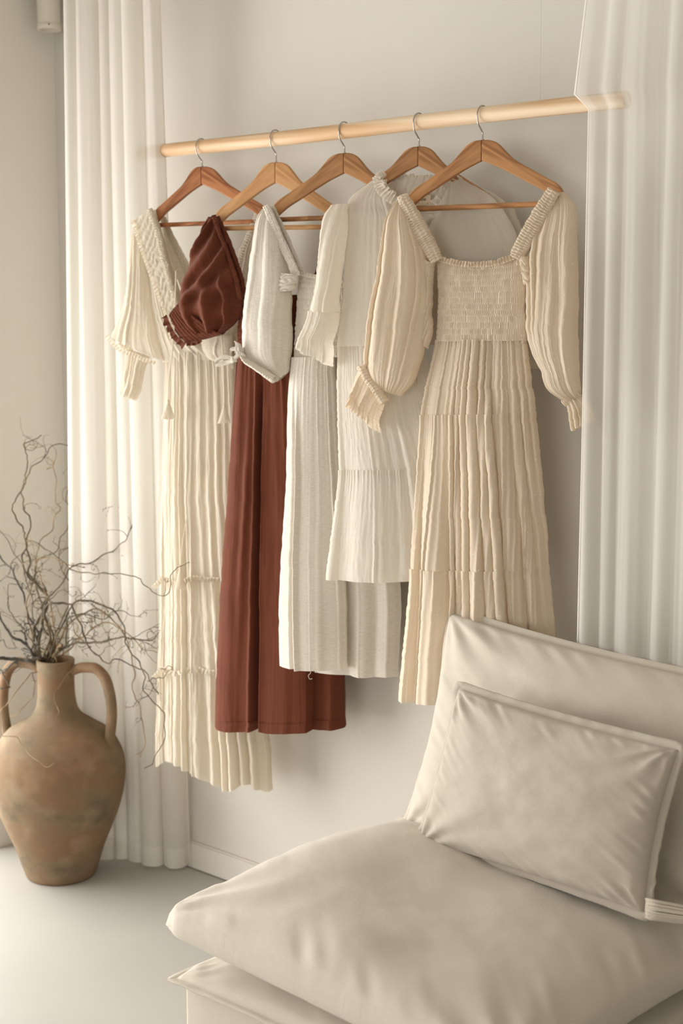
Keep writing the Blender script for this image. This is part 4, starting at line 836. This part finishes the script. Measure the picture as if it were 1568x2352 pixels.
# ------------------------------------------------------------------ chair with loose cushions
def cushion(pt, name, C4, top, bot, mat, pinch=.05, seed=1, flange=.012, n=110, wr=.006, root=None, ear=0.0, power=.42, lumps=(), sag=0.0):
    """C4: corner points 00,10,11,01; bulge +top along normal, -bot below"""
    C = [np.array(c, float) for c in C4]; nrm = np.cross(C[1] - C[0], C[3] - C[0]); nrm /= np.linalg.norm(nrm)
    s = np.linspace(0, 1, n); s = .5 - .5 * np.cos(np.pi * s) * .35 + (s - .5) * .65 if False else s
    u, v = np.meshgrid(s, s)
    def pos(u, v):
        uu = u + pinch * (1 - 2 * u) * 4 * v * (1 - v); vv = v + pinch * (1 - 2 * v) * 4 * u * (1 - u)
        uu = uu[..., None]; vv = vv[..., None]
        return C[0] * (1 - uu) * (1 - vv) + C[1] * uu * (1 - vv) + C[2] * uu * vv + C[3] * (1 - uu) * vv
    base = pos(u, v)
    e = (4 * u * (1 - u)); w = (4 * v * (1 - v)); f = (e * w) ** power * (.75 + .25 * (e * w) ** .5)
    r = np.minimum(np.minimum(u, 1 - u), np.minimum(v, 1 - v))
    cw = np.zeros_like(u)
    for cu, cv in ((0, 0), (1, 0), (1, 1), (0, 1)):          # creases that fan out of every corner
        ang = np.arctan2(v - cv, u - cu); dist = np.hypot(u - cu, v - cv)
        cw += np.sin(ang * 11 + 2 * n2(dist * 5, cu + 2 * cv, seed)) * np.exp(-dist * 5.5) * np.clip(dist * 9, 0, 1) * np.clip(r * 30, 0, 1)
    edge = n2(u * 26 + v * 26, u * 5 - v * 5, seed + 3) * np.exp(-r * 16) * np.clip(r * 40, 0, 1)
    W_ = wr * (0.75 * cw + .6 * edge + .9 * fbm(u * 3.2, v * 3.2, seed + 5) * f * 1.2 + .22 * fbm(u * 9, v * 9, seed + 15) * f)
    if ear:                                                  # blunt folded-under corners
        for cu, cv in ((0, 0), (1, 0), (1, 1), (0, 1)):
            dist = np.hypot(u - cu, v - cv); k_ = np.exp(-(dist / .045) ** 2)
            base = base + (sum(C) / 4 - C[[(0, 0), (1, 0), (1, 1), (0, 1)].index((cu, cv))])[None, None, :] * (ear * .55 * k_)[..., None]
            f = f + ear * 2.2 * np.exp(-(dist / .075) ** 2) * np.clip(r * 30, 0, 1) ** .6
            W_ = W_ + .003 * np.sin(np.arctan2(v - cv, u - cu) * 14) * np.exp(-((dist - .07) / .035) ** 2) * np.clip(r * 30, 0, 1)
    for (lu, lv, lr, la, lx) in lumps: W_ = W_ + la * np.exp(-(((u - lu) / lr) ** 2 + ((v - lv) / (lr * lx)) ** 2)) * f
    topP = base + nrm * (top * f + W_)[..., None]; botP = base - nrm * (bot * f + .5 * W_)[..., None]
    V = np.concatenate([topP.reshape(-1, 3), botP.reshape(-1, 3)]); idx = np.arange(n * n).reshape(n, n); Fc = []
    a, b, c, d_ = idx[:-1, :-1], idx[:-1, 1:], idx[1:, 1:], idx[1:, :-1]
    Q = np.stack([a, b, c, d_], -1).reshape(-1, 4); Fc = [tuple(q) for q in Q.tolist()] + [tuple(x + n * n for x in q[::-1]) for q in Q.tolist()]
    m = bpy.data.meshes.new(name); m.from_pydata(V.tolist(), [], Fc)
    bm = bmesh.new(); bm.from_mesh(m); bmesh.ops.remove_doubles(bm, verts=bm.verts, dist=.0004)
    uvl = bm.loops.layers.uv.new('UVMap'); LU = np.linalg.norm(C[1] - C[0]); LV = np.linalg.norm(C[3] - C[0]); ex = (C[1] - C[0]) / LU; ey = (C[3] - C[0]) / LV
    for f_ in bm.faces:
        for l in f_.loops: q = np.array(l.vert.co) - C[0]; l[uvl].uv = (q @ ex, q @ ey)
    bm.to_mesh(m); bm.free()
    body = obj(name, m, mat, pt)
    if flange:
        k = 70; seq = [(t, 0.) for t in np.linspace(0, 1, k)[:-1]] + [(1., t) for t in np.linspace(0, 1, k)[:-1]] + [(1 - t, 1.) for t in np.linspace(0, 1, k)[:-1]] + [(0., 1 - t) for t in np.linspace(0, 1, k)[:-1]]
        sq = np.array(seq); ed = pos(sq[:, 0], sq[:, 1]); cen = sum(C) / 4
        tg = np.roll(ed, -1, 0) - np.roll(ed, 1, 0); tg /= np.linalg.norm(tg, axis=1, keepdims=True); out = np.cross(tg, nrm); 
        if (out[5] @ (ed[5] - cen)) < 0: out = -out
        j = np.arange(len(ed)); wv = n2(j * .33, .5, seed + 40) * .0035
        rows = []
        for w_, th in ((-.008, .0018), (.3, .0022), (.95, .0030), (1.05, 0.0), (.95, -.0030), (.3, -.0022), (-.008, -.0018)):
            rows.append(ed + out * (flange * w_ if w_ > 0 else w_) + nrm * (th + wv * max(w_, 0))[:, None])
        P = np.array(rows).transpose(0, 1, 2); P = np.concatenate([P, P[:, :1]], 1)
        obj('flange', grid_mesh('flange', P), mat, root if root is not None else body)
    return body
ch = thing('lounge_chair', 'low slipcovered beige lounge chair in the foreground', 'chair', (-1.53, -.65, 0))
# boxy base with rounded edges
def rbox(name, lo, hi, r, mat, parent, seed, wr=.003, n=40):
    bm = bmesh.new(); bmesh.ops.create_cube(bm, size=1.0)
    bmesh.ops.scale(bm, verts=bm.verts, vec=Vector([hi[i] - lo[i] for i in range(3)])); bmesh.ops.translate(bm, verts=bm.verts, vec=Vector([(hi[i] + lo[i]) / 2 for i in range(3)]))
    bmesh.ops.bevel(bm, geom=list(bm.edges), offset=r, segments=5, affect='EDGES', profile=.5)
    bmesh.ops.subdivide_edges(bm, edges=[e for e in bm.edges if e.calc_length() > .1], cuts=14, use_grid_fill=True)
    uvl = bm.loops.layers.uv.new('UVMap')
    for f in bm.faces:
        nn = f.normal; ax = max(range(3), key=lambda i: abs(nn[i]))
        for l in f.loops: q = l.vert.co; l[uvl].uv = [(q.y, q.z), (q.x, q.z), (q.x, q.y)][ax]
    m = bpy.data.meshes.new(name); bm.to_mesh(m); bm.free(); return obj(name, m, mat, parent)
rbox('base', (-1.935, -.965, .0), (-1.135, -.20, .335), .012, M['sofa'], ch, 3)
rbox('backrest', (-1.90, -.235, .05), (-1.135, -.15, .62), .03, M['sofa'], ch, 4)
cushion(ch, 'mattress', [(-1.945, -.985, .335), (-1.10, -1.01, .338), (-1.10, -.22, .338), (-1.955, -.22, .338)], .066, .026, M['sofa'], pinch=.022, seed=7, flange=.010, ear=.02, wr=.004, power=.28)
seat = thing('seat_cushion', 'large plump beige seat cushion with a knotted left corner', 'cushion', (-1.53, -.65, .40))
cushion(seat, 'cover', [(-1.983, -.995, .438), (-1.125, -1.05, .425), (-1.06, -.32, .44), (-1.945, -.265, .44)], .122, .046, M['sofa'], pinch=.022, seed=12, flange=0, ear=.07, wr=.010, power=.25, n=150,
        lumps=((.62, .62, .42, -.034, .9), (.10, .5, .22, .030, 1.3), (.42, .45, .16, -.012, .6), (.25, .7, .2, .012, 1.), (.62, .25, .14, -.012, 1.4), (.5, .12, .1, .012, .8)))
backc = thing('back_cushion', 'tall beige back cushion with flanged edge against the wall side', 'cushion', (-1.45, -.3, .46))
cushion(backc, 'cover', [(-1.865, -.375, .475), (-1.03, -.415, .475), (-1.02, -.225, .90), (-1.862, -.215, .945)], .085, .06, M['pillow'], pinch=.035, seed=22, flange=.014, wr=.010, power=.27, n=130,
        lumps=((.5, .8, .3, .006, .6),))
sm = thing('small_pillow', 'smaller beige rectangular pillow leaning on the back cushion', 'pillow', (-1.49, -.5, .5))
A_ = onY(966, 1930, -.49); B_ = onY(1482, 2098, -.545); C_ = onY(1560, 1722, -.455); D_ = onY(1056, 1580, -.43)
cushion(sm, 'cover', [A_, B_, C_, D_], .062, .05, M['small_pillow'], pinch=.022, seed=32, flange=.014, wr=.009, power=.27, n=130, lumps=((.55, .9, .12, -.006, 1.),))
# tassel lying on the seat by the pillow
tp = thing('yarn_tassel', 'cream yarn tassel lying on the seat right of the small pillow', 'tassel', onZ(1500, 2095, .545))
rnd = random.Random(9); parts = []
t0 = onZ(1486, 2088, .566); t1 = onZ(1640, 2112, .556); axd = (t0 - t1) / np.linalg.norm(t0 - t1)
for i in range(240):
    an = rnd.random() * 6.283; rr = math.sqrt(rnd.random()); dx = np.cross(axd, (0, 0, 1)) * math.cos(an) * rr * .021 + np.array([0, 0, 1]) * math.sin(an) * rr * .014
    parts.append(tube_mesh('t', catmull(np.array([t1 + dx * .5, t1 * .6 + t0 * .4 + dx * .95, t0 + dx * 1.15 + axd * rnd.uniform(-.006, .004)]), 7), .0013, 6))
obj('strands', mesh_from('strands', parts), M['yarn'], tp)
v_, f_ = tube_mesh('b', [t1 + axd * .012, t1 + axd * .004, t1 - axd * .006], [.0062, .0066, .0055], 14)
obj('binding', mesh_from('binding', [(v_, f_)]), M['yarn'], tp)
